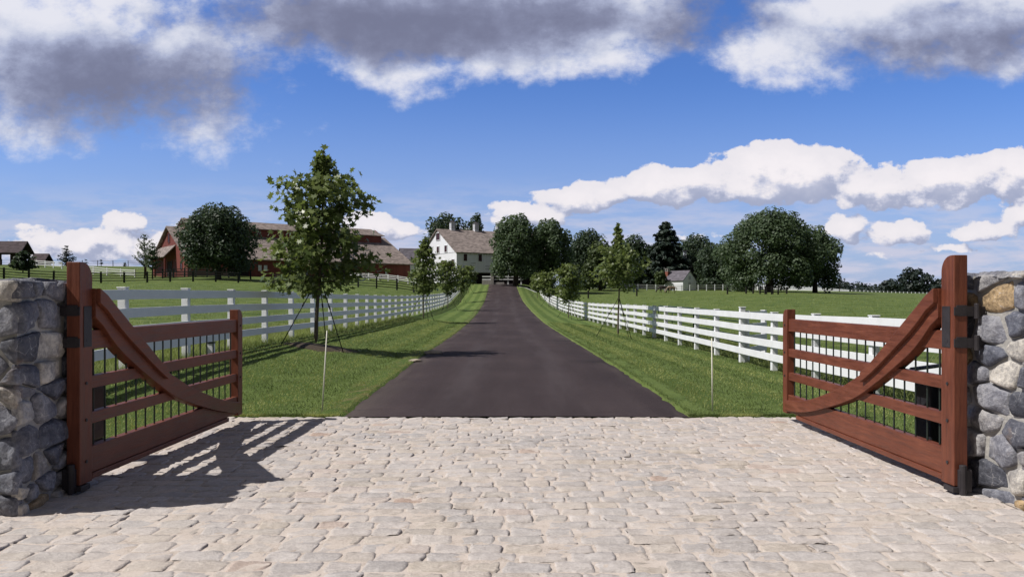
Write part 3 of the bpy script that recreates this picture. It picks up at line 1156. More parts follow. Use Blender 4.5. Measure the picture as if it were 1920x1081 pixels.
def build_wall(name_label, corners, height, seed, faces, top_faces):
    """corners: plan outline (counter-clockwise)"""
    t = tag(empty('stone_wall', (corners[0][0], corners[0][1], 0)), name_label, 'stone wall', 'stone walls flanking the entrance')
    ox, oy = corners[0]
    rng = np.random.default_rng(seed)
    m = MB()
    c = np.array([sum(p[0] for p in corners) / len(corners), sum(p[1] for p in corners) / len(corners)])
    ins = [tuple((np.array(p) - np.array((ox, oy)))) for p in corners]
    m.prism(ins, lambda u, v, w: (u, v, w), -.1, height - .01)
    core = m.build('mortar_core', M['mortar'], t)
    sb = core.modifiers.new('sub', 'SUBSURF'); sb.subdivision_type = 'SIMPLE'; sb.levels = 4; sb.render_levels = 5
    V, F, base = [], [], 0
    n = len(corners)
    for i in faces:
        p, q = np.array(ins[i]), np.array(ins[(i + 1) % n])
        L = float(np.linalg.norm(q - p))
        e = (q - p) / L
        nrm = np.array([e[1], -e[0], 0])
        base = rubble_face(rng, (p[0], p[1], 0), (e[0], e[1], 0), nrm, L, height, V, F, base)
    # cap stones along the top
    xs = [p[0] for p in ins]; ys = [p[1] for p in ins]
    nu = 11
    s = np.linspace(-1, 1, nu)
    U, W = np.meshgrid(s, s, indexing='ij')
    for (x0, x1, y0, y1) in top_faces:
        x = x0
        while x < x1 - .05:
            w = min(rng.uniform(.3, .55), x1 - x)
            y = y0
            while y < y1 - .05:
                h = min(rng.uniform(.25, .4), y1 - y)
                rim = np.maximum(np.abs(U), np.abs(W))
                edge = np.clip((rim - .75) / .25, 0, 1)
                seed2 = rng.uniform(0, 99)
                nz = np.array([[mnoise.fractal(Vector((seed2 + a * 1.2, b_ * 1.2, 0)), 1.0, 2.0, 4) for b_ in s] for a in s])
                d = height + rng.uniform(.005, .03) + nz * .014 - edge ** 4 * .05
                P = np.stack([x + w / 2 + U * (w / 2 - .008), y + h / 2 + W * (h / 2 - .008), d], -1)
                V.append(P.reshape(-1, 3))
                i = base + np.arange(nu * nu).reshape(nu, nu)
                F.append(np.stack([i[:-1, :-1], i[1:, :-1], i[1:, 1:], i[:-1, 1:]], -1).reshape(-1, 4))
                base += nu * nu
                y += h
            x += w
    F = np.concatenate(F)
    ln = np.where(F[:, 2] == F[:, 3], 3, 4)
    flat = np.concatenate([f[:k] for f, k in zip(F, ln)])
    me = np_mesh('stonework', np.concatenate(V), flat, ln)
    link('stonework', me, M['rubble'], t, smooth=False)
    return t


# left wall: the end face by the gate is in shade, the front face catches raking sun
build_wall('rubble stone wall beside the shaded timber gate, its end in shadow', [(-6.6, 5.68), (-3.66, 5.68), (-3.74, 6.55), (-6.6, 6.55)], 1.73, 7, (0, 1, 2), [(-.02, 2.9, -.02, .90)])
build_wall('grey and tan rubble stone wall in full sun beside the gate', [(3.93, 5.86), (6.8, 5.86), (6.8, 6.75), (3.83, 6.75)], 1.79, 12, (0, 2, 3), [(-.08, 2.9, -.02, .90)])


# ------------------------------------------------------------------ white paddock fences
def fence_path(pts):
    p = np.array(pts, float)
    seg = np.linalg.norm(np.diff(p, axis=0), axis=1)
    return p, np.concatenate([[0], np.cumsum(seg)])


def along(p, cum, s):
    return np.stack([np.interp(s, cum, p[:, 0]), np.interp(s, cum, p[:, 1])], -1)


def build_fence(name, pts, step, label, rails, post_h, post_w, mat_, rail_w, side_sign, group, post_bevel=.008, over=None, jitter=0.0, mat_post=None, tilt=.012):
    """rails: list of (top height, board height); side_sign: which side of the posts carries the boards"""
    p, cum = fence_path(pts)
    n = int(cum[-1] / step)
    s = np.arange(n + 1) * step
    q = along(p, cum, s)
    z = ground(q[:, 0], q[:, 1])
    ox, oy, oz = q[0][0], q[0][1], float(z[0])
    t = tag(empty(name, (ox, oy, oz)), label, 'fence', group)
    rng = random.Random(len(label))
    hw = post_w / 2
    m = MB()
    m.box(-hw, hw, -hw, hw, -.25, post_h)
    cap = hw + .012
    if post_bevel:
        m.box(-cap, cap, -cap, cap, post_h + .0015, post_h + .022)
    post0 = None
    for i in range(n + 1):
        lo = (q[i][0] - ox, q[i][1] - oy, float(z[i]) - oz)
        if post0 is None:
            post0 = o = m.build('post', mat_post or mat_, t, bevel=post_bevel, loc=lo)
        else:
            o = post0.copy(); COL.objects.link(o); o.location = lo
        j = min(i, n - 1)
        d = q[j + 1] - q[j]
        o.rotation_euler = (rng.uniform(-tilt, tilt), rng.uniform(-tilt, tilt), math.atan2(d[1], d[0]) + math.pi / 2)
        if over and i in over:
            o.scale = (1.05, 1.05, over[i])
    d0 = (q[-1] - q[0]) / np.linalg.norm(q[-1] - q[0])
    for (zt, hh) in rails:
        pp = []
        for i in range(n + 1):
            j0, j1 = max(i - 1, 0), min(i + 1, n)
            d = (q[j1] - q[j0]); d /= np.linalg.norm(d)
            nx, ny = -d[1] * side_sign, d[0] * side_sign
            off = hw + .002
            pp.append((q[i][0] - ox + nx * off, q[i][1] - oy + ny * off, float(z[i]) - oz + zt + rng.uniform(-.008, .008)))
        d = d0
        m = MB(); m.rail(pp, rail_w, hh, (-d0[1] * side_sign, d0[0] * side_sign))
        m.build('rail', mat_, t, bevel=.004 if hh > .1 else 0)
    return t


WR = [(1.33, .165), (1.02, .165), (.71, .165), (.405, .165)]
build_fence('paddock_fence', [(-6.5, 8.0), (-6.5, 30), (-6.75, 45), (-6.7, 60), (-6.9, 75), (-7.6, 94), (-8.4, 125), (-8.9, 152)], 2.44,
            'long white four board fence with shaded boards left of the drive', WR, 1.345, .13, M['white_paint'], .028, -1, 'white fences along the drive')
build_fence('paddock_fence', [(6.15, 8.1), (6.05, 25), (6.0, 40), (5.75, 58), (5.1, 78), (4.75, 98), (4.65, 125), (4.7, 150)], 2.44,
            'long white four board fence with sunlit boards right of the drive', WR, 1.345, .13, M['white_paint'], .028, 1, 'white fences along the drive', over={5: 1.07})
# short return behind the taller post
build_fence('return_fence', [(6.22, 20.35), (7.05, 21.5)], 1.41, 'short white fence return behind the taller fence post', WR, 1.34, .12, M['white_paint'], .028, -1, None)


# tubular field gates behind the right fence
def tube_gate(a, b, label):
    d = Vector((b[0] - a[0], b[1] - a[1], 0))
    L = d.length
    t = tag(empty('field_gate', (a[0], a[1], gz(*a)), math.atan2(d.y, d.x)), label, 'field gate', 'green tubular field gates')
    r, h = .13, 1.28
    pts = [(0, 0, .22), (0, 0, h - r)] + [(r - r * math.cos(k), 0, h - r + r * math.sin(k)) for k in (.5, 1.0, 1.57)] + \
          [(L - r + r * math.sin(k), 0, h - r + r * math.cos(k)) for k in (0, .5, 1.0, 1.57)] + [(L, 0, .22), (0, 0, .22)]
    m = MB(); m.tube(pts, .026, 8); m.build('gate_frame', M['tube_green'], t, smooth=True)
    for k in range(4):
        z = .42 + k * .2
        m = MB(); m.tube([(0, 0, z), (L, 0, z)], .018, 6); m.build('bar', M['tube_green'], t, smooth=True)
    m = MB(); m.tube([(L * .55, 0, .22), (L * .55, 0, h)], .018, 6); m.build('upright', M['tube_green'], t, smooth=True)


tube_gate((6.5, 21.7), (6.95, 29.0), 'green tubular field gate next to the taller fence post')
tube_gate((7.0, 29.6), (7.35, 38.5), 'green tubular field gate further along behind the white fence')


# drive marker rods
def marker(x, y, lean, h, label):
    t = MB().tube([(0, 0, -.05), (lean[0], lean[1], h)], [.011, .008], 8).build('marker_rod', M['rod_white'], None, smooth=True, loc=(x, y, gz(x, y)))
    tag(t, label, 'marker rod', 'thin rods marking the edges of the drive')


marker(-2.66, 10.75, (.07, 0), 1.14, 'thin pale leaning rod in the grass left of the drive')
marker(2.82, 10.8, (-.012, 0), 1.03, 'thin pale upright rod in the grass right of the drive')


# ------------------------------------------------------------------ leaves and trees
MAPLE = np.array([(0, -.5), (.12, -.18), (.5, -.22), (.30, .05), (.42, .30), (.14, .22), (0, .55), (-.14, .22), (-.42, .30), (-.30, .05), (-.5, -.22), (-.12, -.18)])
CLUMP = np.array([(0, -.5), (.32, -.30), (.5, .05), (.18, .18), (.05, .55), (-.22, .20), (-.5, .12), (-.30, -.28)])
NEEDLE = np.array([(0, -.6), (.16, -.1), (.10, .3), (0, .6), (-.16, .2), (-.12, -.2)])


def leaf_faces(P, N, size, shape, rng, fold=.12):
    n, k = len(P), len(shape)
    N = N / np.maximum(np.linalg.norm(N, axis=1, keepdims=True), 1e-6)
    r = rng.normal(size=(n, 3))
    T = np.cross(N, r); T /= np.maximum(np.linalg.norm(T, axis=1, keepdims=True), 1e-6)
    B = np.cross(N, T)
    size = np.broadcast_to(size, (n,))
    V = P[:, None] + (T[:, None] * shape[None, :, 0, None] + B[:, None] * shape[None, :, 1, None]) * size[:, None, None]
    V = V + N[:, None] * (np.abs(shape[None, :, 0, None]) * fold * size[:, None, None])
    return V.reshape(-1, 3), np.arange(n * k), np.full(n, k)


def crown_mesh(name, rng, lobes, n, size, shape, mat_, parent, up=.35, fill=.25):
    """lobes: (x, y, z, rx, ry, rz)"""
    lobes = np.array(lobes)
    lobes[:, 2] = np.maximum(lobes[:, 2], .25 * lobes[:, 5] + .2)
    w = (lobes[:, 3] * lobes[:, 5])
    idx = rng.choice(len(lobes), n, p=w / w.sum())
    d = rng.normal(size=(n, 3)); d /= np.linalg.norm(d, axis=1, keepdims=True)
    rr = np.where(rng.random(n) < fill, rng.random(n) ** .5 * .85, rng.uniform(.82, 1.06, n))
    P = lobes[idx, :3] + d * lobes[idx, 3:] * rr[:, None]
    N = d * 1.0 + rng.normal(size=(n, 3)) * .55 + np.array([0, 0, up])
    V, F, L = leaf_faces(P, N, rng.uniform(.6, 1.35, n) * size, shape, rng)
    me = np_mesh(name, V, F, L)
    return link(name, me, mat_, parent)


def round_lobes(rng, w, d, h, z0, n=34, r=.24, shape=None):
    """clumps through an egg-shaped crown of width w, depth d, from z0 up by h"""
    out = []
    for k in range(n):
        t = (k + .5) / n
        zz = 1 - 2 * t
        zz = np.sign(zz) * abs(zz) ** .9
        a = k * 2.399963 + rng.uniform(-.3, .3)
        q = math.sqrt(max(0, 1 - zz * zz))
        q = q * rng.uniform(.70, 1.10)
        prof = 1.0
        if shape == 'wide_low':
            prof = 1.0 + .12 * (-zz)
        if shape in ('full', 'wide_low') and zz < 0:
            q = max(q, rng.uniform(.62, .98) if k % 4 else q)
        sc = rng.uniform(.6, 1.4)
        out.append((math.cos(a) * q * w / 2 * (1 - r) * prof, math.sin(a) * q * d / 2 * (1 - r) * prof, z0 + h / 2 + zz * h / 2 * (1 - r * .9) * rng.uniform(.90, 1.06),
                    w * r * sc * .5 + .2, d * r * sc * .5 + .2, h * r * sc * .5 + .15))
    out.append((0, 0, z0 + h / 2, w * .33, d * .33, h * .36))
    return out


def bough(m, rng, p0, p1, r0, r1, n=5, wob=.05):
    p0, p1 = Vector(p0), Vector(p1)
    L = (p1 - p0).length
    pts, rad = [], []
    for i in range(n + 1):
        t = i / n
        p = p0.lerp(p1, t)
        if 0 < i < n:
            p = p + Vector(rng.normal(size=3)) * L * wob * .5
        p.z += math.sin(t * math.pi) * L * .04
        pts.append(p); rad.append(r0 + (r1 - r0) * t)
    m.tube(pts, rad, 7)


def big_tree(name, x, y, w, top, crown_bottom, label, cat='tree', mat_='leaf_mid', n=6000, size=.55, seed=1, trunk_r=.3, d=None, nl=38, lr=.24, shape=None, group='mature trees on the farm', extra=(), squash=1.0, z=None):
    z = gz(x, y) if z is None else z
    rng = np.random.default_rng(seed)
    t = tag(empty(name, (x, y, z)), label, cat, group)
    h = top - z
    cb = crown_bottom - z
    d = d or w
    lb = round_lobes(rng, w, d, h - cb, cb, nl, lr, shape) + [tuple(e) for e in extra]
    crown_mesh('crown', rng, lb, n, size, CLUMP, M[mat_], t)
    m = MB()
    fork = max(cb + (h - cb) * .25, 1.2)
    m.tube([(0, 0, -.3), (rng.normal() * .05, 0, fork * .5), (0, 0, fork)], [trunk_r * 1.35, trunk_r, trunk_r * .85], 9)
    for k in range(8):
        lobe = lb[rng.integers(len(lb))]
        bough(m, rng, (0, 0, fork * rng.uniform(.75, 1.0)), (lobe[0] * .8, lobe[1] * .8, lobe[2]), trunk_r * .5, .04)
    m.build('trunk', M['bark_dark'], t, smooth=True)
    return t


# ---- young planes along the drive -------------------------------------------------
def young_tree(x, y, h, prof, label, seed, n_br=34, leaves=46, size=.19, lean=(0, 0), stakes=True, leader=0.0, mat_='leaf_maple', rz=0.0, thick=.045, wild=.12, boughs=()):
    """prof: list of (height fraction, branch reach in metres)"""
    z = gz(x, y)
    rng = np.random.default_rng(seed)
    t = tag(empty('young_tree', (x, y, z), rz), label, 'young tree', 'young staked trees along the drive')
    P = np.array(prof)
    m = MB()
    def axis(f):
        return Vector((lean[0] * f ** 1.5 + .03 * math.sin(f * 7 + seed), lean[1] * f + .03 * math.cos(f * 6 + seed), f * h))
    m.tube([axis(f) for f in np.linspace(-.02, 1, 30)], list(np.linspace(thick, .010, 30)), 8)
    f0 = P[0, 0]
    LP, LN = [], []
    az = rng.uniform(0, 6)
    plan = [None] * n_br + list(boughs)
    for k, fixed in enumerate(plan):
        f = f0 + (.97 - f0) * (k / n_br) ** .92
        reach = float(np.interp(f, P[:, 0], P[:, 1])) * rng.uniform(.5, 1.12)
        az += 2.4 + rng.uniform(-.4, .4)
        reach *= 1 + wild * math.sin(az * 2 + f * 11 + seed)
        if fixed:
            f, az, reach, up_ = fixed
        o = axis(f - .015)
        rise = up_ if fixed else reach * rng.uniform(.0, .35) + reach * max(0, f - f0) * rng.uniform(.5, 1.1)
        tip = o + Vector((math.cos(az) * reach, math.sin(az) * reach, rise))
        bough(m, rng, o, tip, max(.006, .018 * (1 - f) + .006), .003, 4, .06)
        nl = int(leaves * (.35 + reach))
        for j in range(nl):
            s = rng.uniform(.18, 1.04) ** .75
            p = o.lerp(tip, s)
            spread = .07 + .16 * min(reach, 1) * (1 - .35 * s)
            q = np.array(p) + rng.normal(size=3) * spread * np.array([1, 1, .8])
            LP.append(q)
            LN.append(np.array([math.cos(az) * .5, math.sin(az) * .5, .75]) + rng.normal(size=3) * .65)
    for j in range(int(40 + leader * 60)):                     # leaves up the leader
        f = rng.uniform(.80 - leader * .25, 1.0)
        LP.append(np.array(axis(f)) + rng.normal(size=3) * np.array([.07, .07, .05]))
        LN.append(rng.normal(size=3) + np.array([0, 0, .5]))
    LP, LN = np.array(LP), np.array(LN)
    V, F, L = leaf_faces(LP, LN, rng.uniform(.65, 1.25, len(LP)) * size, MAPLE, rng, .2)
    link('crown', np_mesh('crown', V, F, L), M[mat_], t)
    m.build('trunk', M['bark'], t, smooth=True)
    if stakes:
        hz = h * .37
        for k in range(3):
            a = k * 2.094 + .35 + seed * .3
            gx, gy = math.cos(a) * .95, math.sin(a) * .95
            zz = gz(x + gx * math.cos(rz) - gy * math.sin(rz), y + gx * math.sin(rz) + gy * math.cos(rz)) - z
            m = MB()
            m.tube([tuple(axis(.36)), (gx, gy, zz - .03)], .013, 6)
            mid = axis(.36).lerp(Vector((gx, gy, zz)), .42)
            m.tube([tuple(mid - Vector((gx, gy, -hz)).normalized() * .06), tuple(mid + Vector((gx, gy, -hz)).normalized() * .06)], .022, 6)
            m.build('guy_stay', M['strap_black'], t, smooth=True)
    return t


BIG = [(.29, .6), (.34, 1.0), (.42, 1.22), (.52, 1.2), (.62, 1.05), (.70, .98), (.76, .88), (.80, .42), (.84, .22), (.90, .17), (1, .10)]
MED = [(.34, .6), (.42, 1.0), (.52, 1.1), (.62, 1.0), (.72, .75), (.82, .45), (.90, .2), (1, .08)]
ROUND = [(.36, .7), (.45, 1.15), (.58, 1.25), (.72, 1.1), (.85, .8), (1, .3)]
LEAD = [(.46, .55), (.52, 1.0), (.60, 1.12), (.68, 1.05), (.74, .75), (.78, .25), (.84, .12), (1, .07)]

young_tree(-5.15, 20.3, 5.25, BIG, 'tall leafy young tree with dark guy stays, nearest the shaded gate', 4, 40, 54, .205, lean=(.22, 0), thick=.06, wild=.12,
           boughs=[(.60, .1, 1.15, .75), (.63, .5, .95, .75), (.60, 3.2, 1.05, .55), (.66, 2.7, .85, .55), (.34, -.15, 1.6, .42), (.36, .3, 1.45, .55), (.32, 3.3, 1.25, .12), (.42, 3.0, 1.35, .35), (.47, -2.4, 1.2, .4), (.50, -.6, 1.25, .35)])
young_tree(-5.25, 45.6, 5.0, MED, 'slender pointed young tree standing before the white barn, second on the left verge', 9, 40, 44, .22, lean=(.1, 0))
young_tree(-5.75, 68.5, 4.3, ROUND, 'round young tree on the left verge, third from the shaded gate', 13, 34, 40, .25)
young_tree(-6.1, 92, 4.2, ROUND, 'round young tree on the left verge, fourth from the shaded gate', 17, 34, 40, .27)
young_tree(-6.6, 115, 4.1, ROUND, 'round young tree on the left verge nearest the white barn', 19, 30, 36, .3)
young_tree(4.45, 32, 4.7, LEAD, 'young tree with a thin bare-based spire, nearest on the right verge', 23, 40, 46, .185, leader=1.0)
young_tree(4.3, 58, 4.05, ROUND, 'round bushy young tree second along the right verge', 29, 36, 46, .24)
young_tree(4.0, 83, 3.9, ROUND, 'round bushy young tree third along the right verge', 31, 32, 42, .26)
young_tree(3.6, 108, 3.6, ROUND, 'round bushy young tree farthest up the right verge', 37, 30, 40, .28)


# ring of bare mulch round the nearest tree
def mulch(x, y, r, label):
    rng = np.random.default_rng(5)
    n = 28
    vs = [(0, 0, .05)]
    for q, dz in ((.35, .045), (.7, .025), (1.0, -.02)):
        for k in range(n):
            a = 2 * math.pi * k / n
            rr = r * q * (1 + .12 * math.sin(3 * a) + rng.normal() * .03)
            vs.append((rr * math.cos(a), rr * math.sin(a), gz(x + rr * math.cos(a), y + rr * math.sin(a)) - gz(x, y) + dz + .02))
    fs = [(0, 1 + k, 1 + (k + 1) % n) for k in range(n)]
    for i in range(2):
        for k in range(n):
            a, b = 1 + i * n + k, 1 + i * n + (k + 1) % n
            fs.append((a, a + n, b + n, b))
    o = MB().add(vs, fs).build('mulch_ring', M['soil'], None, smooth=True, loc=(x, y, gz(x, y)))
    tag(o, label, 'mulch')


mulch(-5.1, 20.3, .95, 'round patch of brown mulch under the nearest young tree on the left')

# ---- mature trees --------------------------------------------------------------------
def px_tree(name, px0, px1, pytop, pybot, dist, label, **kw):
    x = ((px0 + px1) / 2 - CX) / FPX * dist
    w = (px1 - px0) / FPX * dist
    top = EYE + (HY - pytop) / FPX * dist
    bot = EYE + (HY - pybot) / FPX * dist
    return big_tree(name, x, dist, w, top, bot, label, **kw)


px_tree('maple_tree', 337, 482, 384, 512, 108, 'dense dark round tree in front of the red barn', mat_='leaf_dark', n=15000, size=.34, seed=41, trunk_r=.33, d=10, nl=46, lr=.26, shape='full')
px_tree('oak_tree', 792, 882, 402, 500, 186, 'dark broad tree rising behind the white barn roof, left of the taller crown', mat_='leaf_dark', n=6120, size=0.56, seed=43, d=11, nl=34)
px_tree('oak_tree', 868, 914, 399, 500, 182, 'narrow dark crown rising behind the middle roof vent of the white barn', mat_='leaf_dark', n=3060, size=0.48, seed=44, d=6, nl=20)
px_tree('lime_tree', 914, 1020, 405, 519, 131, 'large green tree before the end of the white barn, arching over the drive head', mat_='leaf_mid', n=13000, size=.36, seed=45, trunk_r=.4, d=10, nl=40, shape='full')
px_tree('lime_tree', 985, 1078, 412, 526, 134, 'green tree leaning into the large one beside the white barn, on its right', mat_='leaf_mid', n=11000, size=.36, seed=46, trunk_r=.35, d=9, nl=36, shape='full')
px_tree('ash_tree', 1066, 1142, 428, 540, 158, 'dark domed tree between the drive head and the pale conical shrub', mat_='leaf_dark', n=7140, size=0.44, seed=47, d=8, shape='full')
px_tree('conical_shrub', 1098, 1152, 450, 540, 150, 'paler green pointed shrub in front of the dark domed tree', cat='shrub', mat_='leaf_olive', n=2600, size=.45, seed=48, d=5, nl=26, shape='full')
px_tree('garden_shrub', 1088, 1122, 488, 540, 146, 'low olive bush at the foot of the pale conical shrub', cat='shrub', mat_='leaf_olive', n=1300, size=.4, seed=49, d=3.4, nl=18, trunk_r=.1, shape='full')
px_tree('oak_tree', 1138, 1232, 442, 542, 190, 'dark low tree behind the spired young tree', mat_='leaf_dark', n=6460, size=0.56, seed=50, d=11, shape='full')
px_tree('oak_tree', 1270, 1352, 440, 545, 196, 'very dark tree behind the farmhouse chimney', mat_='leaf_dark', n=6120, size=0.56, seed=51, d=10, shape='full')
px_tree('willow_tree', 1345, 1540, 392, 544, 142, 'huge broad round tree standing alone in the right pasture', mat_='leaf_mid', n=30000, size=.40, seed=52, trunk_r=.6, d=17, nl=70, lr=.2, shape='wide_low')
px_tree('willow_tree', 1480, 1576, 424, 545, 146, 'feathery right hand companion of the huge broad tree', mat_='leaf_mid', n=13000, size=.38, seed=53, trunk_r=.4, d=10, nl=44, lr=.22, shape='full')
px_tree('oak_tree', 1300, 1400, 455, 545, 176, 'dark tree filling the gap between the white hut and the huge broad tree', mat_='leaf_dark', n=7140, size=0.48, seed=54, d=10, shape='full')
px_tree('oak_tree', 1684, 1748, 501, 552, 400, 'distant round tree standing above the far tree line by the timber gate', mat_='leaf_far', n=1600, size=1.3, seed=55, d=16, nl=26, shape='full')
px_tree('oak_tree', 1646, 1694, 524, 552, 420, 'distant low tree left of the round one on the far edge of the pasture', mat_='leaf_far', n=1100, size=1.3, seed=56, d=14, nl=20, shape='full')
px_tree('oak_tree', 1738, 1800, 520, 552, 410, 'distant low tree right of the round one beyond the far fence', mat_='leaf_far', n=1100, size=1.3, seed=57, d=14, nl=20, shape='full')
px_tree('oak_tree', 1052, 1128, 452, 536, 205, 'dark tree behind the conical shrub, lowest of the trees there', mat_='leaf_dark', n=4500, size=.6, seed=90, d=11, shape='full')
px_tree('oak_tree', 1120, 1212, 456, 540, 212, 'dark tree directly behind the crown of the spired young tree', mat_='leaf_dark', n=5500, size=.6, seed=91, d=11, shape='full')
px_tree('oak_tree', 1180, 1262, 462, 542, 214, 'dark tree on the left behind the pointed spruce', mat_='leaf_dark', n=5000, size=.6, seed=92, d=11, shape='full')
px_tree('oak_tree', 1248, 1316, 452, 543, 216, 'dark tree between the pointed spruce and the farmhouse', mat_='leaf_dark', n=4500, size=.6, seed=93, d=10, shape='full')
px_tree('oak_tree', 1318, 1376, 470, 543, 184, 'dark tree at the left foot of the huge broad tree', mat_='leaf_dark', n=4000, size=.55, seed=94, d=9, shape='full')
px_tree('oak_tree', 1258, 1334, 476, 545, 186, 'dark tree behind the white hut, hiding most of the farmhouse', mat_='leaf_dark', n=4500, size=.5, seed=95, d=4, shape='full')
for i, (a, b_, tp, lab) in enumerate(((1062, 1140, 505, 'dark low bush under the conical shrub, left of the spired young tree'), (1130, 1205, 508, 'dark low bush behind the stem of the spired young tree'),
                               (1195, 1252, 510, 'dark low bush at the foot of the pointed spruce'), (1300, 1372, 512, 'dark low bush right of the hut behind the white rail fence'))):
    px_tree('understorey_shrub', a, b_, tp, 549, 187 + i, lab, cat='shrub', mat_='leaf_dark', n=2600, size=.5, seed=110 + i, d=5, nl=26, trunk_r=.1, shape='full', group='low bushes under the trees')
px_tree('garden_shrub', 1226, 1250, 505, 540, 170, 'small olive bush beside the hut chimney', cat='shrub', mat_='leaf_olive', n=1100, size=.4, seed=58, d=2.6, nl=16, trunk_r=.08)
px_tree('garden_shrub', 1312, 1352, 520, 542, 171, 'low dark bush to the right of the white hut', cat='shrub', mat_='leaf_dark', n=1000, size=.4, seed=59, d=3, nl=16, trunk_r=.08)


def conifer(name, px0, px1, pytop, pybot, d, label, mat_, n, seed, size=.5, cat='conifer', droop=.12, tiers=13, group=None, sparse=1.0):
    x = ((px0 + px1) / 2 - CX) / FPX * d
    w = (px1 - px0) / FPX * d
    z = gz(x, d)
    h = EYE + (HY - pytop) / FPX * d - z
    b0 = EYE + (HY - pybot) / FPX * d - z
    rng = np.random.default_rng(seed)
    t = tag(empty(name, (x, d, z)), label, cat, group)
    LP, LN = [], []
    m = MB()
    m.tube([(0, 0, -.2), (0, 0, h * .98)], [.03 * h * .5 + .05, .02], 8)
    for k in range(tiers):
        f = (k + rng.uniform(.1, .9)) / tiers
        zz = b0 + (h - b0) * f
        r = w / 2 * (1 - f) ** .68 * rng.uniform(.75, 1.1) + .15
        for j in range(7):
            a = j * .9 + k * 1.7 + rng.uniform(-.3, .3)
            rr = r * rng.uniform(.6, 1.25)
            tip = (math.cos(a) * rr, math.sin(a) * rr, zz - rr * droop)
            m.tube([(0, 0, zz), tip], [.03 + .006 * rr, .01], 5)
            q = max(3, int(n * rr / w / tiers / 2.2))
            s = rng.uniform(.1, 1.05, q)[:, None]
            P = np.array([0, 0, zz]) * (1 - s) + np.array(tip) * s + rng.normal(size=(q, 3)) * np.array([.16, .16, .10]) * (size * 1.8) * sparse
            LP.append(P)
            LN.append(np.array([math.cos(a) * .4, math.sin(a) * .4, .8]) + rng.normal(size=(q, 3)) * .5)
    LP, LN = np.concatenate(LP), np.concatenate(LN)
    V, F, L = leaf_faces(LP, LN, rng.uniform(.6, 1.3, len(LP)) * size, NEEDLE if sparse < 1 else CLUMP, rng)
    link('crown', np_mesh('crown', V, F, L), M[mat_], t)
    m.build('trunk', M['bark_dark'], t, smooth=True)


conifer('spruce_tree', 1200, 1296, 416, 528, 184, 'tall dark pointed spruce rising behind the white hut', 'leaf_spruce', 30000, 61, .8, tiers=24, droop=.05)
conifer('larch_tree', 107, 143, 461, 500, 165, 'small thin conifer alone on the left hill crest', 'leaf_far', 900, 62, .5, sparse=.6, tiers=9, droop=-.35)
conifer('larch_tree', 22, 64, 472, 506, 118, 'small dark bushy tree in front of the open shed', 'leaf_dark', 1800, 63, .45, tiers=8, droop=-.2)
conifer('young_birch', 249, 294, 441, 506, 116, 'thin pale upright tree left of the red barn', 'leaf_pale', 700, 64, .40, sparse=.7, tiers=9, droop=-.9, cat='tree')
conifer('young_birch', 272, 300, 456, 506, 114, 'small darker tree against the corner of the red barn', 'leaf_mid', 800, 65, .4, sparse=.8, tiers=8, droop=-.6, cat='tree')
conifer('young_birch', 1562, 1586, 513, 540, 200, 'spindly sapling just right of the huge broad tree', 'leaf_far', 260, 66, .5, sparse=.6, tiers=6, droop=-.6, cat='tree')
for i, (a, b_, tp) in enumerate(((157, 165, 487), (186, 194, 488), (230, 238, 491))):
    conifer('sapling', a, b_, tp, 502, 185, ('tiny sapling on the left skyline nearest the timber gate top', 'tiny sapling on the left skyline, middle of three', 'tiny sapling on the left skyline nearest the red barn')[i], 'leaf_far', 90, 70 + i, .4, sparse=.5, tiers=4, droop=-.5, cat='sapling', group='saplings on the left skyline')


# far wood at the edge of the right pasture: one mass
def far_wood():
    rng = np.random.default_rng(80)
    lobes = []
    for k in range(130):
        px = 1330 + k * 3.8 + rng.uniform(-4, 4)
        d = rng.uniform(430, 470)
        x = (px - CX) / FPX * d
        top = (530 if px < 1625 else 536) + rng.uniform(-5, 5)
        zt = EYE + (HY - top) / FPX * d
        zg = gz(x, d)
        r = rng.uniform(2.0, 3.4)
        lobes.append((x, d, zt - r, r * 1.5, r * 1.5, r))
        lobes.append((x + rng.uniform(-3, 3), d - 3, zg + 1.2, r * 1.6, r * 1.4, 2.0))
    o = crown_mesh('far_wood', rng, lobes, 12000, 1.3, CLUMP, M['leaf_far'], None)
    tag(o, 'far dark line of woodland along the edge of the right pasture', 'woodland', kind='stuff')


far_wood()


# ------------------------------------------------------------------ farm buildings
def roof_slab(name, pts, thick, mat_, parent):
    """pts: eave a, eave b, ridge b, ridge a; a slab with shingle coordinates in metres"""
    p = [Vector(q) for q in pts]
    nrm = (p[1] - p[0]).cross(p[3] - p[0]).normalized()
    if nrm.z < 0:
        nrm = -nrm
    e = (p[1] - p[0]).normalized()
    up = nrm.cross(e)
    vs = p + [q - nrm * thick for q in p]
    fs = [(0, 1, 2, 3), (7, 6, 5, 4)] + [(i, i + 4, (i + 1) % 4 + 4, (i + 1) % 4) for i in range(4)]
    me = bpy.data.meshes.new(name)
    me.from_pydata([tuple(v) for v in vs], [], fs)
    bm = bmesh.new(); bm.from_mesh(me)
    bmesh.ops.recalc_face_normals(bm, faces=bm.faces)
    uvl = bm.loops.layers.uv.new('UVMap')
    for f in bm.faces:
        for l in f.loops:
            d = l.vert.co - p[0]
            l[uvl].uv = (d.dot(e), d.dot(up))
    bm.to_mesh(me); bm.free()
    return link(name, me, mat_, parent)


def gable_walls(L, W, eave, ridge, base=-.6, y0=0.0):
    m = MB()
    vs = [(0, y0, base), (L, y0, base), (L, W, base), (0, W, base), (0, y0, eave), (L, y0, eave), (L, W, eave), (0, W, eave), (0, W / 2, ridge), (L, W / 2, ridge)]
    m.add(vs, [(0, 1, 5, 4), (2, 3, 7, 6), (0, 4, 8, 7, 3), (1, 2, 6, 9, 5), (3, 2, 1, 0)])
    return m


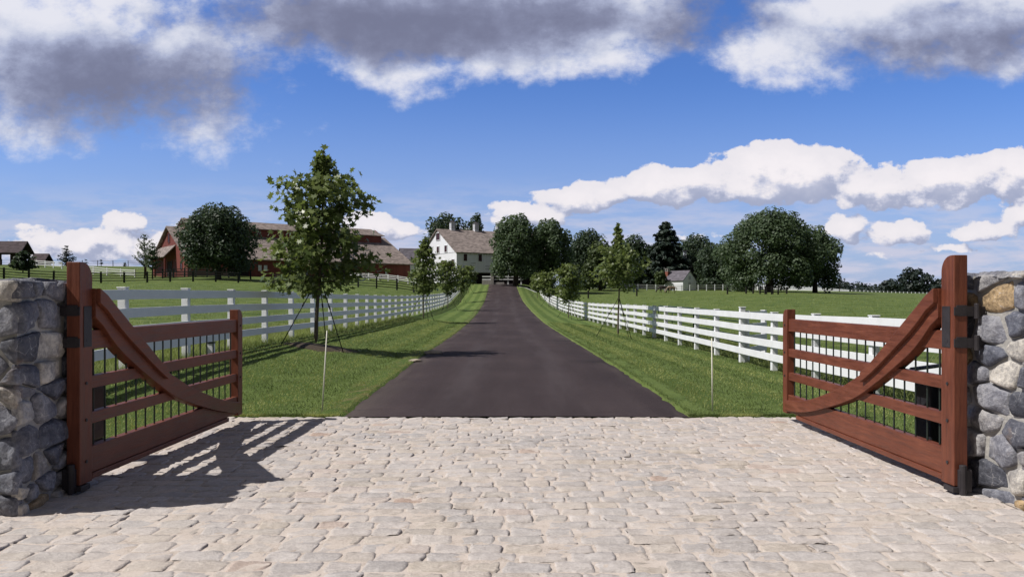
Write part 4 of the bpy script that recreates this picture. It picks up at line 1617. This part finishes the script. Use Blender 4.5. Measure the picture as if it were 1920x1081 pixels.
def gable_roof(L, W, eave, ridge, over, over_g, mat_, parent, thick=.18):
    s = (ridge - eave) / (W / 2)
    lift = .03
    a = roof_slab('roof', [(-over_g, -over, eave - over * s + lift), (L + over_g, -over, eave - over * s + lift), (L + over_g, W / 2, ridge + lift + thick * .4), (-over_g, W / 2, ridge + lift + thick * .4)], thick, mat_, parent)
    b = roof_slab('roof', [(L + over_g, W + over, eave - over * s + lift), (-over_g, W + over, eave - over * s + lift), (-over_g, W / 2 + .002, ridge + lift + thick * .4), (L + over_g, W / 2 + .002, ridge + lift + thick * .4)], thick, mat_, parent)
    return a, b


def opening(name, face, a, z0, w, h, mat_, parent, depth=.06, frame=None, pos=0.0, mull=False):
    """window or door panel on a wall: face 'front' (y=pos) or 'end' (x=pos)"""
    def bx(m, u0, u1, v0, v1, d0, d1):
        if face == 'front':
            m.box(u0, u1, pos - d1, pos - d0, v0, v1)
        else:
            m.box(pos - d1, pos - d0, u0, u1, v0, v1)
    m = MB(); bx(m, a - w / 2, a + w / 2, z0, z0 + h, -.02, depth)
    o = m.build(name, mat_, parent)
    if frame is not None:
        m = MB(); f = .09
        d0, d1 = .0, depth + .05
        bx(m, a - w / 2 - f, a - w / 2 - .002, z0 - f, z0 + h + f, d0, d1)
        bx(m, a + w / 2 + .002, a + w / 2 + f, z0 - f, z0 + h + f, d0, d1)
        bx(m, a - w / 2, a + w / 2, z0 + h + .002, z0 + h + f, d0, d1)
        bx(m, a - w / 2, a + w / 2, z0 - f, z0 - .002, d0, d1)
        if mull:
            bx(m, a - .05, a + .05, z0, z0 + h, depth + .002, depth + .04)
        m.build('frame', frame, o)
    return o


# ---- long red barn with a raised roof monitor
def red_barn():
    t = tag(empty('red_barn', (-50.7, 120, 5.0), R(38)), 'long red barn with a shingled roof and raised monitor along its ridge', 'barn')
    L, W, E, RG = 40.0, 21.8, 3.15, 8.5
    red, rf = M['barn_red'], M['roof_barn']
    gable_walls(L, W, E, RG, base=-1.5).build('wall', red, t)
    gable_roof(L, W, E, RG, .55, .5, rf, t)
    # monitor
    c, hw, x0, x1, z0, z1, z2 = W / 2, 2.6, 2.4, 38.4, 7.0, 8.85, 10.0
    m = MB()
    vs = [(x, y, z) for x in (x0, x1) for (y, z) in ((c - hw, z0), (c + hw, z0), (c + hw, z1), (c, z2), (c - hw, z1))]
    m.add(vs, [(0, 1, 2, 3, 4), (9, 8, 7, 6, 5), (0, 4, 9, 5), (1, 6, 7, 2), (0, 5, 6, 1)])
    mon = m.build('monitor', red, t)
    s = (z2 - z1) / hw
    o = .5
    h = 1.4
    for sg in (-1, 1):
        roof_slab('monitor_roof', [(x0 - o, c + sg * (hw + o), z1 - o * s + .05), (x1 + o, c + sg * (hw + o), z1 - o * s + .05), (x1 + o - (h if 1 else 0), c + sg * .002, z2 + .1), (x0 - o, c + sg * .002, z2 + .1)], .12, rf, mon)
    roof_slab('monitor_roof', [(x1 + o, c - hw - o, z1 - o * s + .048), (x1 + o, c + hw + o, z1 - o * s + .048), (x1 + o - h, c + .004, z2 + .098), (x1 + o - h, c - .004, z2 + .098)], .12, rf, mon)
    # front openings
    for a in (11.4, 12.35):
        opening('window', 'front', a, 1.05, .62, .95, M['pane_light'], t, frame=M['barn_red'])
    opening('window', 'front', 34.9, .75, .42, 1.3, M['pane_light'], t, frame=M['barn_red'])
    opening('window', 'front', 4.6, 1.0, .6, .8, M['pane_light'], t, frame=M['barn_red'])
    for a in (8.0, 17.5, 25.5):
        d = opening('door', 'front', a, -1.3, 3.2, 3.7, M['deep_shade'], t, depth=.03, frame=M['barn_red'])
    m = MB()
    for a in np.arange(1, 40, 3.0):
        m.box(a, a + .18, -.18, -.003, 2.70, 2.95)
    m.build('eave_brackets', red, t)
    # lean-to porch on the gable end
    ya, yb = 6.8, 20.5
    pr = roof_slab('porch_roof', [(-1.9, ya, 3.25), (-1.9, yb, 3.25), (-.03, yb, 5.25), (-.03, ya, 5.25)], .16, M['roof_barn'], t)
    for y in (ya + .3, (ya + yb) / 2, yb - .3):
        m = MB(); m.box(-1.7, -1.45, y - .13, y + .13, -1.2, 3.20)
        m.build('porch_post', red, pr)
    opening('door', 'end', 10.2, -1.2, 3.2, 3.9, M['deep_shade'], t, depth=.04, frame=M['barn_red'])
    opening('loft_door', 'end', 10.9, 5.85, 1.2, 1.5, M['shutter_red'], t, depth=.05, frame=M['barn_red'])
    opening('window', 'end', 3.4, 1.2, .9, 1.1, M['pane_dark'], t, frame=M['barn_red'])


red_barn()


def white_barn():
    t = tag(empty('white_barn', (-10.1, 140, 4.2), R(30)), 'tall white barn with dark red shutters and vents along its ridge', 'barn')
    L, W, E, RG = 22.0, 16.4, 5.9, 10.5
    wh = M['house_white']
    # upper box with the forebay, lower wall set back
    m = MB()
    vs = [(0, 0, 2.1), (L, 0, 2.1), (L, W, 2.1), (0, W, 2.1), (0, 0, E), (L, 0, E), (L, W, E), (0, W, E), (0, W / 2, RG), (L, W / 2, RG)]
    m.add(vs, [(0, 1, 5, 4), (2, 3, 7, 6), (0, 4, 8, 7, 3), (1, 2, 6, 9, 5), (3, 2, 1, 0)])
    m.build('wall', wh, t)
    m = MB()
    m.box(0.0, .45, 0.0, W, -1.0, 2.098)
    m.box(.4505, L, 2.2, W, -1.0, 2.098)
    lw = m.build('lower_wall', M['stone_grey'], t)
    lw.data.materials[0] = wh
    m = MB(); m.box(.5, L, 2.15, 2.199, -1.0, 2.05); m.build('forebay_shade', M['deep_shade'], t)  # dark sheet standing in for the shade under the forebay
    gable_roof(L, W, E, RG, .4, .3, M['roof_house'], t)
    sh = M['shutter_red']
    fr = M['house_white']
    opening('window', 'end', 8.0, 8.45, 1.65, 1.3, sh, t, frame=fr)
    for y in (8.0, 4.5):
        opening('window', 'end', y, 5.98, 1.05, 1.2, sh, t, frame=fr)
    for y in (12.6,):
        opening('window', 'end', y, 5.98, 1.05, 1.2, sh, t, frame=fr)
    for y in (10.4, 5.65, 1.4):
        opening('window', 'end', y, 3.1, 1.05, 1.35, sh, t, frame=fr)
    for x in (1.75, 4.8, 7.9, 11.0, 14.1, 17.2, 20.2):
        opening('window', 'front', x, 4.15, .72, 1.28, sh, t, frame=fr)
    for x in (1.45, 7.9, 14.1):
        opening('window', 'front', x, 2.45, .5, .85, M['louvre_grey'], t, frame=fr)
    m = MB()
    for x, z in ((3.2, 3.3), (6.4, 3.25), (6.4, 2.75), (9.6, 3.3), (3.4, 3.75)):
        m.box(x - .5, x + .5, -.03, -.002, z, z + .045)
    m.build('vent_slit', M['pane_dark'], t)
    m = MB(); m.box(-.03, -.001, 0, W, 5.70, 5.80); m.build('trim', M['louvre_grey'], t)
    for i, x in enumerate((3.05, 8.16, 13.2)):
        m = MB(); c = W / 2; r = .42
        m.box(x - r, x + r, c - r, c + r, RG - .4, RG + 1.45)
        v = m.build('roof_vent', wh, t)
        m = MB()
        for k in range(2):
            m.box(x - r - .02, x - r - .001, c - r + .12 + k * .38, c - r + .34 + k * .38, RG + .25, RG + 1.3)
            m.box(x - r + .12 + k * .38, x - r + .34 + k * .38, c - r - .02, c - r - .001, RG + .25, RG + 1.3)
        m.build('louvre', M['louvre_grey'], v)
        m = MB(); e = r + .12
        m.add([(x - e, c - e, RG + 1.452), (x + e, c - e, RG + 1.452), (x + e, c + e, RG + 1.452), (x - e, c + e, RG + 1.452), (x, c, RG + 1.85)], [(3, 2, 1, 0), (0, 1, 4), (1, 2, 4), (2, 3, 4), (3, 0, 4)])
        m.build('vent_cap', M['roof_slate'], v)


white_barn()


# stone parapet with white rails at the head of the drive
def parapet():
    x0, y0 = at(904, 530, 135)[:2]
    z = gz(x0, y0)
    t = tag(empty('stone_parapet', (x0, y0, z)), 'low stone parapet with white rails at the top of the drive', 'parapet')
    m = MB(); m.box(0, 1.5, 0, .5, -.6, .75); m.build('low_wall', M['stone_grey'], t, bevel=.04)
    m = MB(); m.box(1.502, 2.05, -.06, .56, -.6, 1.75); p = m.build('pillar', M['stone_grey'], t, bevel=.04)
    m = MB(); m.box(1.45, 2.10, -.11, .61, 1.752, 1.87); m.build('cap', M['stone_grey'], p, bevel=.03)
    for zt in (1.55, 1.05):
        m = MB(); m.box(.0, 1.5, .2, .28, zt - .2, zt); m.build('rail', M['white_paint'], t)
        m = MB(); m.box(2.12, 7.2, .2, .28, zt - .2, zt); m.build('rail', M['white_paint'], t)
    for x in (4.55, 6.85):
        m = MB(); m.box(x - .12, x + .12, .284, .5, -.5, 1.75); m.build('post', M['white_paint'], t)
    m = MB(); m.box(2.12, 3.9, .05, .45, -.6, .42); m.build('low_wall', M['stone_grey'], t, bevel=.05)


parapet()
m = MB()
zz = gz(2.4, 128)
m.rail([(.85, 128.2, gz(.85, 128.2) + .10), (2.4, 128.0, zz + .10), (4.1, 127.6, gz(4.1, 127.6) + .10)], .35, .4, (0, 1))
tag(m.build('kerb', M['white_paint']), kind='structure')


def white_hut():
    th = R(-45)
    ax, ay = 37.4, 168.0
    L, W = 4.7, 5.4
    ox, oy = ax - L * math.cos(th), ay - L * math.sin(th)
    t = tag(empty('white_hut', (ox, oy, 3.55), th), 'small white hut with a slate roof and a brick chimney behind the horses', 'hut')
    gable_walls(L, W, 1.95, 4.05, base=-.8).build('wall', M['hut_white'], t)
    gable_roof(L, W, 1.95, 4.05, .25, .15, M['roof_slate'], t, .12)
    m = MB(); m.box(-.72, -.02, 1.2, 1.9, -.8, 3.9)
    c = m.build('chimney', M['brick'], t)
    m = MB()
    for (a, b_) in ((-.72, 1.2), (-.17, 1.2), (-.72, 1.75), (-.17, 1.75)):
        m.box(a, a + .15, b_, b_ + .15, 3.902, 4.5)
    m.box(-.78, .04, 1.14, 1.96, 4.502, 4.62)
    m.build('chimney_cap', M['stone_grey'], c)
    # openings on the shaded gable (x = L)
    m = MB(); m.box(L + .001, L + .05, 2.2, 3.1, -.3, 1.5); m.build('door', M['louvre_grey'], t)
    m = MB(); m.box(L + .001, L + .05, 2.3, 3.1, 2.1, 2.85); m.build('window', M['louvre_grey'], t)


white_hut()


def farmhouse():
    x, y, _ = at(1288, 500, 191)
    z = gz(x, y)
    t = tag(empty('farmhouse', (x - 1.6, y, z), 0), 'farmhouse almost hidden among dark trees, its tall pale chimney showing', 'house')
    gable_walls(3.6, 5, 4.6, 6.2).build('wall', M['louvre_grey'], t)
    gable_roof(3.6, 5, 4.6, 6.2, .3, .2, M['roof_slate'], t, .15)
    m = MB(); m.box(1.28, 1.98, 2.1, 2.7, 5.2, 9.6); c = m.build('chimney', M['pane_light'], t)
    m = MB(); m.box(1.1, 2.16, 1.95, 2.85, 9.602, 9.85); m.build('chimney_cap', M['roof_slate'], c)


farmhouse()


def outbuilding():
    x, y, _ = at(757, 520, 172)
    z = gz(x, y)
    t = tag(empty('outbuilding', (x, y, z), R(20)), 'outbuilding with a dark slate roof between the red and the white barn', 'outbuilding')
    e = EYE + (HY - 484) / FPX * 172 - z
    r = EYE + (HY - 466) / FPX * 176 - z
    gable_walls(5.2, 7, e, r, base=-1).build('wall', M['hut_white'], t)
    gable_roof(5.2, 7, e, r, .4, .3, M['roof_slate'], t, .15)
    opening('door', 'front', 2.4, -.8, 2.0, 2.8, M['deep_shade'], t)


outbuilding()


def open_shed(px0, px1, ridge, eave, d, depth, label, walls, posts):
    x0, x1 = (px0 - CX) / FPX * d, (px1 - CX) / FPX * d
    L = x1 - x0
    z = gz((x0 + x1) / 2, d)
    t = tag(empty('open_shed', (x0, d, z)), label, 'shed', 'open sheds on the left hill')
    e = EYE + (HY - eave) / FPX * d - z
    r = EYE + (HY - ridge) / FPX * (d + depth / 2) - z
    gable_roof(L, depth, e, r, .3, .2, M['roof_shed'], t, .2)
    for (a, b_) in walls:
        m = MB(); m.box((a - px0) / FPX * d, (b_ - px0) / FPX * d, .3, depth - .3, -.8, e - .02); m.build('wall', M['shed_dark'], t)
    for p in posts:
        m = MB(); q = (p - px0) / FPX * d
        m.box(q - .14, q + .14, .05, .29, -.8, e - .02); m.build('post', M['shed_dark'], t)
    m = MB(); m.box(.1, L - .1, .0, .25, e - .55, e - .015); m.build('beam', M['shed_dark'], t)


open_shed(-70, 38, 453, 471, 150, 4.0, 'dark open shed with a ribbed roof at the left edge', [(17, 27), (-70, -40)], (0, 34))
open_shed(56, 82, 476, 489, 168, 3.4, 'smaller dark shed to the right of the open shed on the hill', [(58, 80)], (57, 81))


# ------------------------------------------------------------------ far fences
def far_fence(name, pts, step, label, rails, h, w, mat_, group, over=None):
    p = [(q[0], q[1]) for q in pts]
    return build_fence(name, p, step, label, rails, h, w, mat_, .04, -1, group, post_bevel=0, over=over, tilt=.02)


DR = [(1.30, .10), (.98, .10), (.66, .10), (.34, .10)]
far_fence('plank_fence', [at(-40, 0, 96), at(130, 0, 98), at(464, 0, 100)], 2.85, 'dark board fence across the left pasture before the red barn', DR, 1.42, .19, M['fence_dark'], 'dark fences in the left pasture')
far_fence('plank_fence', [at(512, 0, 103), at(700, 0, 98), at(752, 0, 99), at(830, 0, 104)], 2.6, 'dark board fence between the nearest young tree and the white barn', DR, 1.42, .17, M['fence_dark'], 'dark fences in the left pasture')
far_fence('plank_fence', [at(305, 0, 116), at(400, 0, 114), at(470, 0, 112)], 1.9, 'dark board fence close against the red barn wall', DR, 1.42, .16, M['fence_dark'], 'dark fences in the left pasture')
far_fence('wire_fence', [at(-60, 0, 178), at(95, 0, 183), at(300, 0, 188)], 3.4, 'dark thin fence along the left skyline', [(1.25, .05), (.85, .05), (.45, .05)], 1.35, .12, M['fence_dark'], 'dark fences in the left pasture')
WF = [(1.25, .14), (.9, .14), (.55, .14)]
far_fence('white_rail_fence', [at(150, 0, 132), at(256, 0, 128)], 3.0, 'white rail fence on the rise behind the timber gate post', WF, 1.35, .16, M['white_paint'], 'white fences far off')
far_fence('white_rail_fence', [at(54, 0, 150), at(118, 0, 146)], 2.4, 'white rail fence below the smaller shed', WF, 1.35, .16, M['white_paint'], 'white fences far off')
far_fence('white_rail_fence', [at(655, 0, 126), at(800, 0, 122)], 1.75, 'white rail fence before the end of the red barn', [(1.0, .1), (.72, .1), (.44, .1)], 1.08, .13, M['white_paint'], 'white fences far off')
far_fence('white_rail_fence', [at(1078, 0, 160), at(1250, 0, 163), at(1420, 0, 168)], 1.95, 'white rail fence in front of the hut and trees', [(1.22, .10), (.86, .10), (.50, .10)], 1.32, .17, M['white_paint'], 'white fences far off')
far_fence('white_rail_fence', [at(1420, 0, 172), at(1500, 0, 230), at(1560, 0, 310), at(1592, 0, 350), at(1660, 0, 360), at(1760, 0, 374)], 2.6, 'white rail fence far off along the edge of the right pasture', [(1.2, .16), (.7, .16)], 1.35, .3, M['white_paint'], 'white fences far off')


# dark hay feeder and stray posts in the right pasture
def feeder():
    x, y, _ = at(1442, 551, 112)
    z = gz(x, y)
    t = tag(empty('hay_feeder', (x, y, z), R(8)), 'dark square hay feeder standing in the right pasture', 'hay feeder')
    for a in (-1.0, 0.0, 1.0):
        for b_ in (-.8, .8):
            m = MB(); m.box(a - .08, a + .08, b_ - .08, b_ + .08, -.2, 1.15); m.build('post', M['wood_feeder'], t)
    for zt in (.35, .7, 1.05):
        m = MB()
        for b_ in (-.8, .8):
            m.box(-1.1, 1.1, b_ - .12 - .002 if b_ < 0 else b_ + .082, b_ - .082 if b_ < 0 else b_ + .12, zt - .1, zt)
        m.build('rail', M['wood_feeder'], t)


feeder()
for px, lab in ((1399, 'lone dark post left of the hay feeder, farthest from it'), (1412, 'lone dark post close on the left of the hay feeder'), (1475, 'lone dark post right of the hay feeder'), (1364, 'lone dark post in front of the far white fence')):
    x, y, _ = at(px, 549, 118)
    m = MB(); m.box(-.10, .10, -.10, .10, -.2, 1.02); m.box(-.12, .12, -.12, .12, 1.0215, 1.06)
    tag(m.build('pasture_post', M['wood_feeder'], None, loc=(x, y, gz(x, y))), lab, 'post', 'lone dark posts in the right pasture')
for px, d, lab in ((1103, 118, 'dark post in the pasture beside the second right hand young tree'), (1194, 122, 'dark post in the pasture left of the horses')):
    x, y, _ = at(px, 545, d)
    m = MB(); m.box(-.11, .11, -.11, .11, -.2, 1.2); m.box(-.13, .13, -.13, .13, 1.2015, 1.24)
    tag(m.build('pasture_post', M['wood_feeder'], None, loc=(x, y, gz(x, y))), lab, 'post', 'lone dark posts in the right pasture')


# ------------------------------------------------------------------ horses
def coat(col, var):
    return simple(col, var, 3, .6, .1)


M['coat_dark'] = mat('coat_dark', coat((.022, .015, .014), .3))
M['coat_tan'] = mat('coat_tan', coat((.165, .12, .085), .3))
M['hair_dark'] = mat('hair_dark', coat((.012, .010, .010), .3))
M['hair_pale'] = mat('hair_pale', coat((.55, .47, .38), .2))


def horse(px, py, d, rz, body, hair, label, stride, s=1.0):
    x, y, _ = at(px, py, d)
    t = tag(empty('horse', (x, y, gz(x, y)), rz), label, 'horse', 'grazing horses')
    V, E, RD = [], [], []
    def vert(p, r):
        V.append(tuple(c * s for c in p)); RD.append(r * s); return len(V) - 1
    def chain(start, pts):
        a = start
        for p, r in pts:
            b_ = vert(p, r); E.append((a, b_)); a = b_
        return a
    root = vert((.50, 0, 1.13), .27)
    mid = chain(root, [((.12, 0, 1.07), .285)])
    chest = chain(mid, [((-.30, 0, 1.08), .285)])
    sh = chain(chest, [((-.55, 0, 1.13), .22)])
    chain(sh, [((-.82, 0, .98), .155), ((-1.05, 0, .74), .125), ((-1.20, 0, .54), .115), ((-1.27, 0, .34), .10), ((-1.36, 0, .10), .065)])
    chain(root, [((.74, 0, 1.10), .17)])
    for i, sy in enumerate((-1, 1)):
        k = stride * (1 if i else -1)
        chain(root, [((.60, sy * .15, .90), .17), ((.52 + k * .3, sy * .16, .70), .115), ((.72 + k, sy * .16, .47), .065), ((.66 + k, sy * .16, .14), .045), ((.61 + k, sy * .16, .03), .06)])
        k = -k
        chain(chest, [((-.40, sy * .15, .84), .12), ((-.43 + k * .5, sy * .15, .46), .062), ((-.42 + k, sy * .15, .13), .043), ((-.47 + k, sy * .15, .03), .058)])
    me = bpy.data.meshes.new('body')
    me.from_pydata(V, E, [])
    o = link('body', me, body, t)
    sk = o.modifiers.new('skin', 'SKIN')
    me.skin_vertices.data if hasattr(me.skin_vertices, 'data') else None
    lay = me.skin_vertices[0] if len(me.skin_vertices) else None
    if lay is None:
        bpy.context.view_layer.update()
        lay = me.skin_vertices[0]
    for i, r in enumerate(RD):
        lay.data[i].radius = (r, r)
        lay.data[i].use_root = (i == 0)
    sk.use_smooth_shade = True
    sb = o.modifiers.new('sub', 'SUBSURF'); sb.levels = 1; sb.render_levels = 2
    m = MB(); m.tube([tuple(c * s for c in p) for p in ((.86, 0, 1.16), (.98, 0, 1.10), (1.06, 0, .80), (1.04, 0, .45))], [.05 * s, .06 * s, .075 * s, .02 * s], 8)
    m.build('tail', hair, t, smooth=True)
    m = MB()
    top = [(-.50, 1.36), (-.80, 1.17), (-1.05, .90), (-1.24, .66), (-1.30, .50)]
    vs, fs = [], []
    for (a, z) in top:
        vs += [(a * s, -.03 * s, (z + .02) * s), (a * s, .03 * s, (z + .02) * s), ((a + .10) * s, .13 * s, (z - .16) * s), ((a + .10) * s, -.13 * s, (z - .16) * s)]
    for i in range(len(top) - 1):
        for k in range(4):
            a, b_ = i * 4 + k, i * 4 + (k + 1) % 4
            fs.append((a, b_, b_ + 4, a + 4))
    fs += [(0, 1, 2, 3), tuple(range(len(vs) - 4, len(vs)))]
    m.add(vs, fs); m.build('mane', hair, t)
    for sy in (-1, 1):
        m = MB(); m.tube([(-1.20 * s, sy * .07 * s, .62 * s), (-1.15 * s, sy * .10 * s, .78 * s)], [.035 * s, .006 * s], 6)
        m.build('ear', body, t, smooth=True)


horse(1243, 549, 146.5, R(6), M['coat_dark'], M['hair_dark'], 'dark brown horse grazing with its head down', .10)
horse(1259, 550, 144.5, R(10), M['coat_tan'], M['hair_pale'], 'chestnut horse with a pale mane grazing in front of the dark horse', .08)


# pale stones on the edge of the drive
def edge_stone(x, y, r, seed, label):
    bm = bmesh.new()
    bmesh.ops.create_icosphere(bm, subdivisions=3, radius=1)
    for v in bm.verts:
        n = mnoise.fractal(v.co * 1.3 + Vector((seed, 0, 0)), 1, 2, 4)
        v.co = Vector((v.co.x * r * 1.5, v.co.y * r * .8, v.co.z * r * .38)) * (1 + n * .35)
    me = bpy.data.meshes.new('edge_stone'); bm.to_mesh(me); bm.free()
    o = link('edge_stone', me, M['stone_pale'], None, smooth=True, loc=(x, y, gz(x, y) + .03))
    tag(o, label, 'stone', 'stones at the edge of the drive')


M['stone_pale'] = mat('stone_pale', simple((.36, .31, .25), .3, 8, .9, .5))
edge_stone(-2.22, 21.4, .17, 1, 'pale flat stone on the drive edge in the shadow of the young tree')
edge_stone(-2.34, 18.6, .10, 4, 'small pale stone on the left edge of the drive nearer the cobbles')
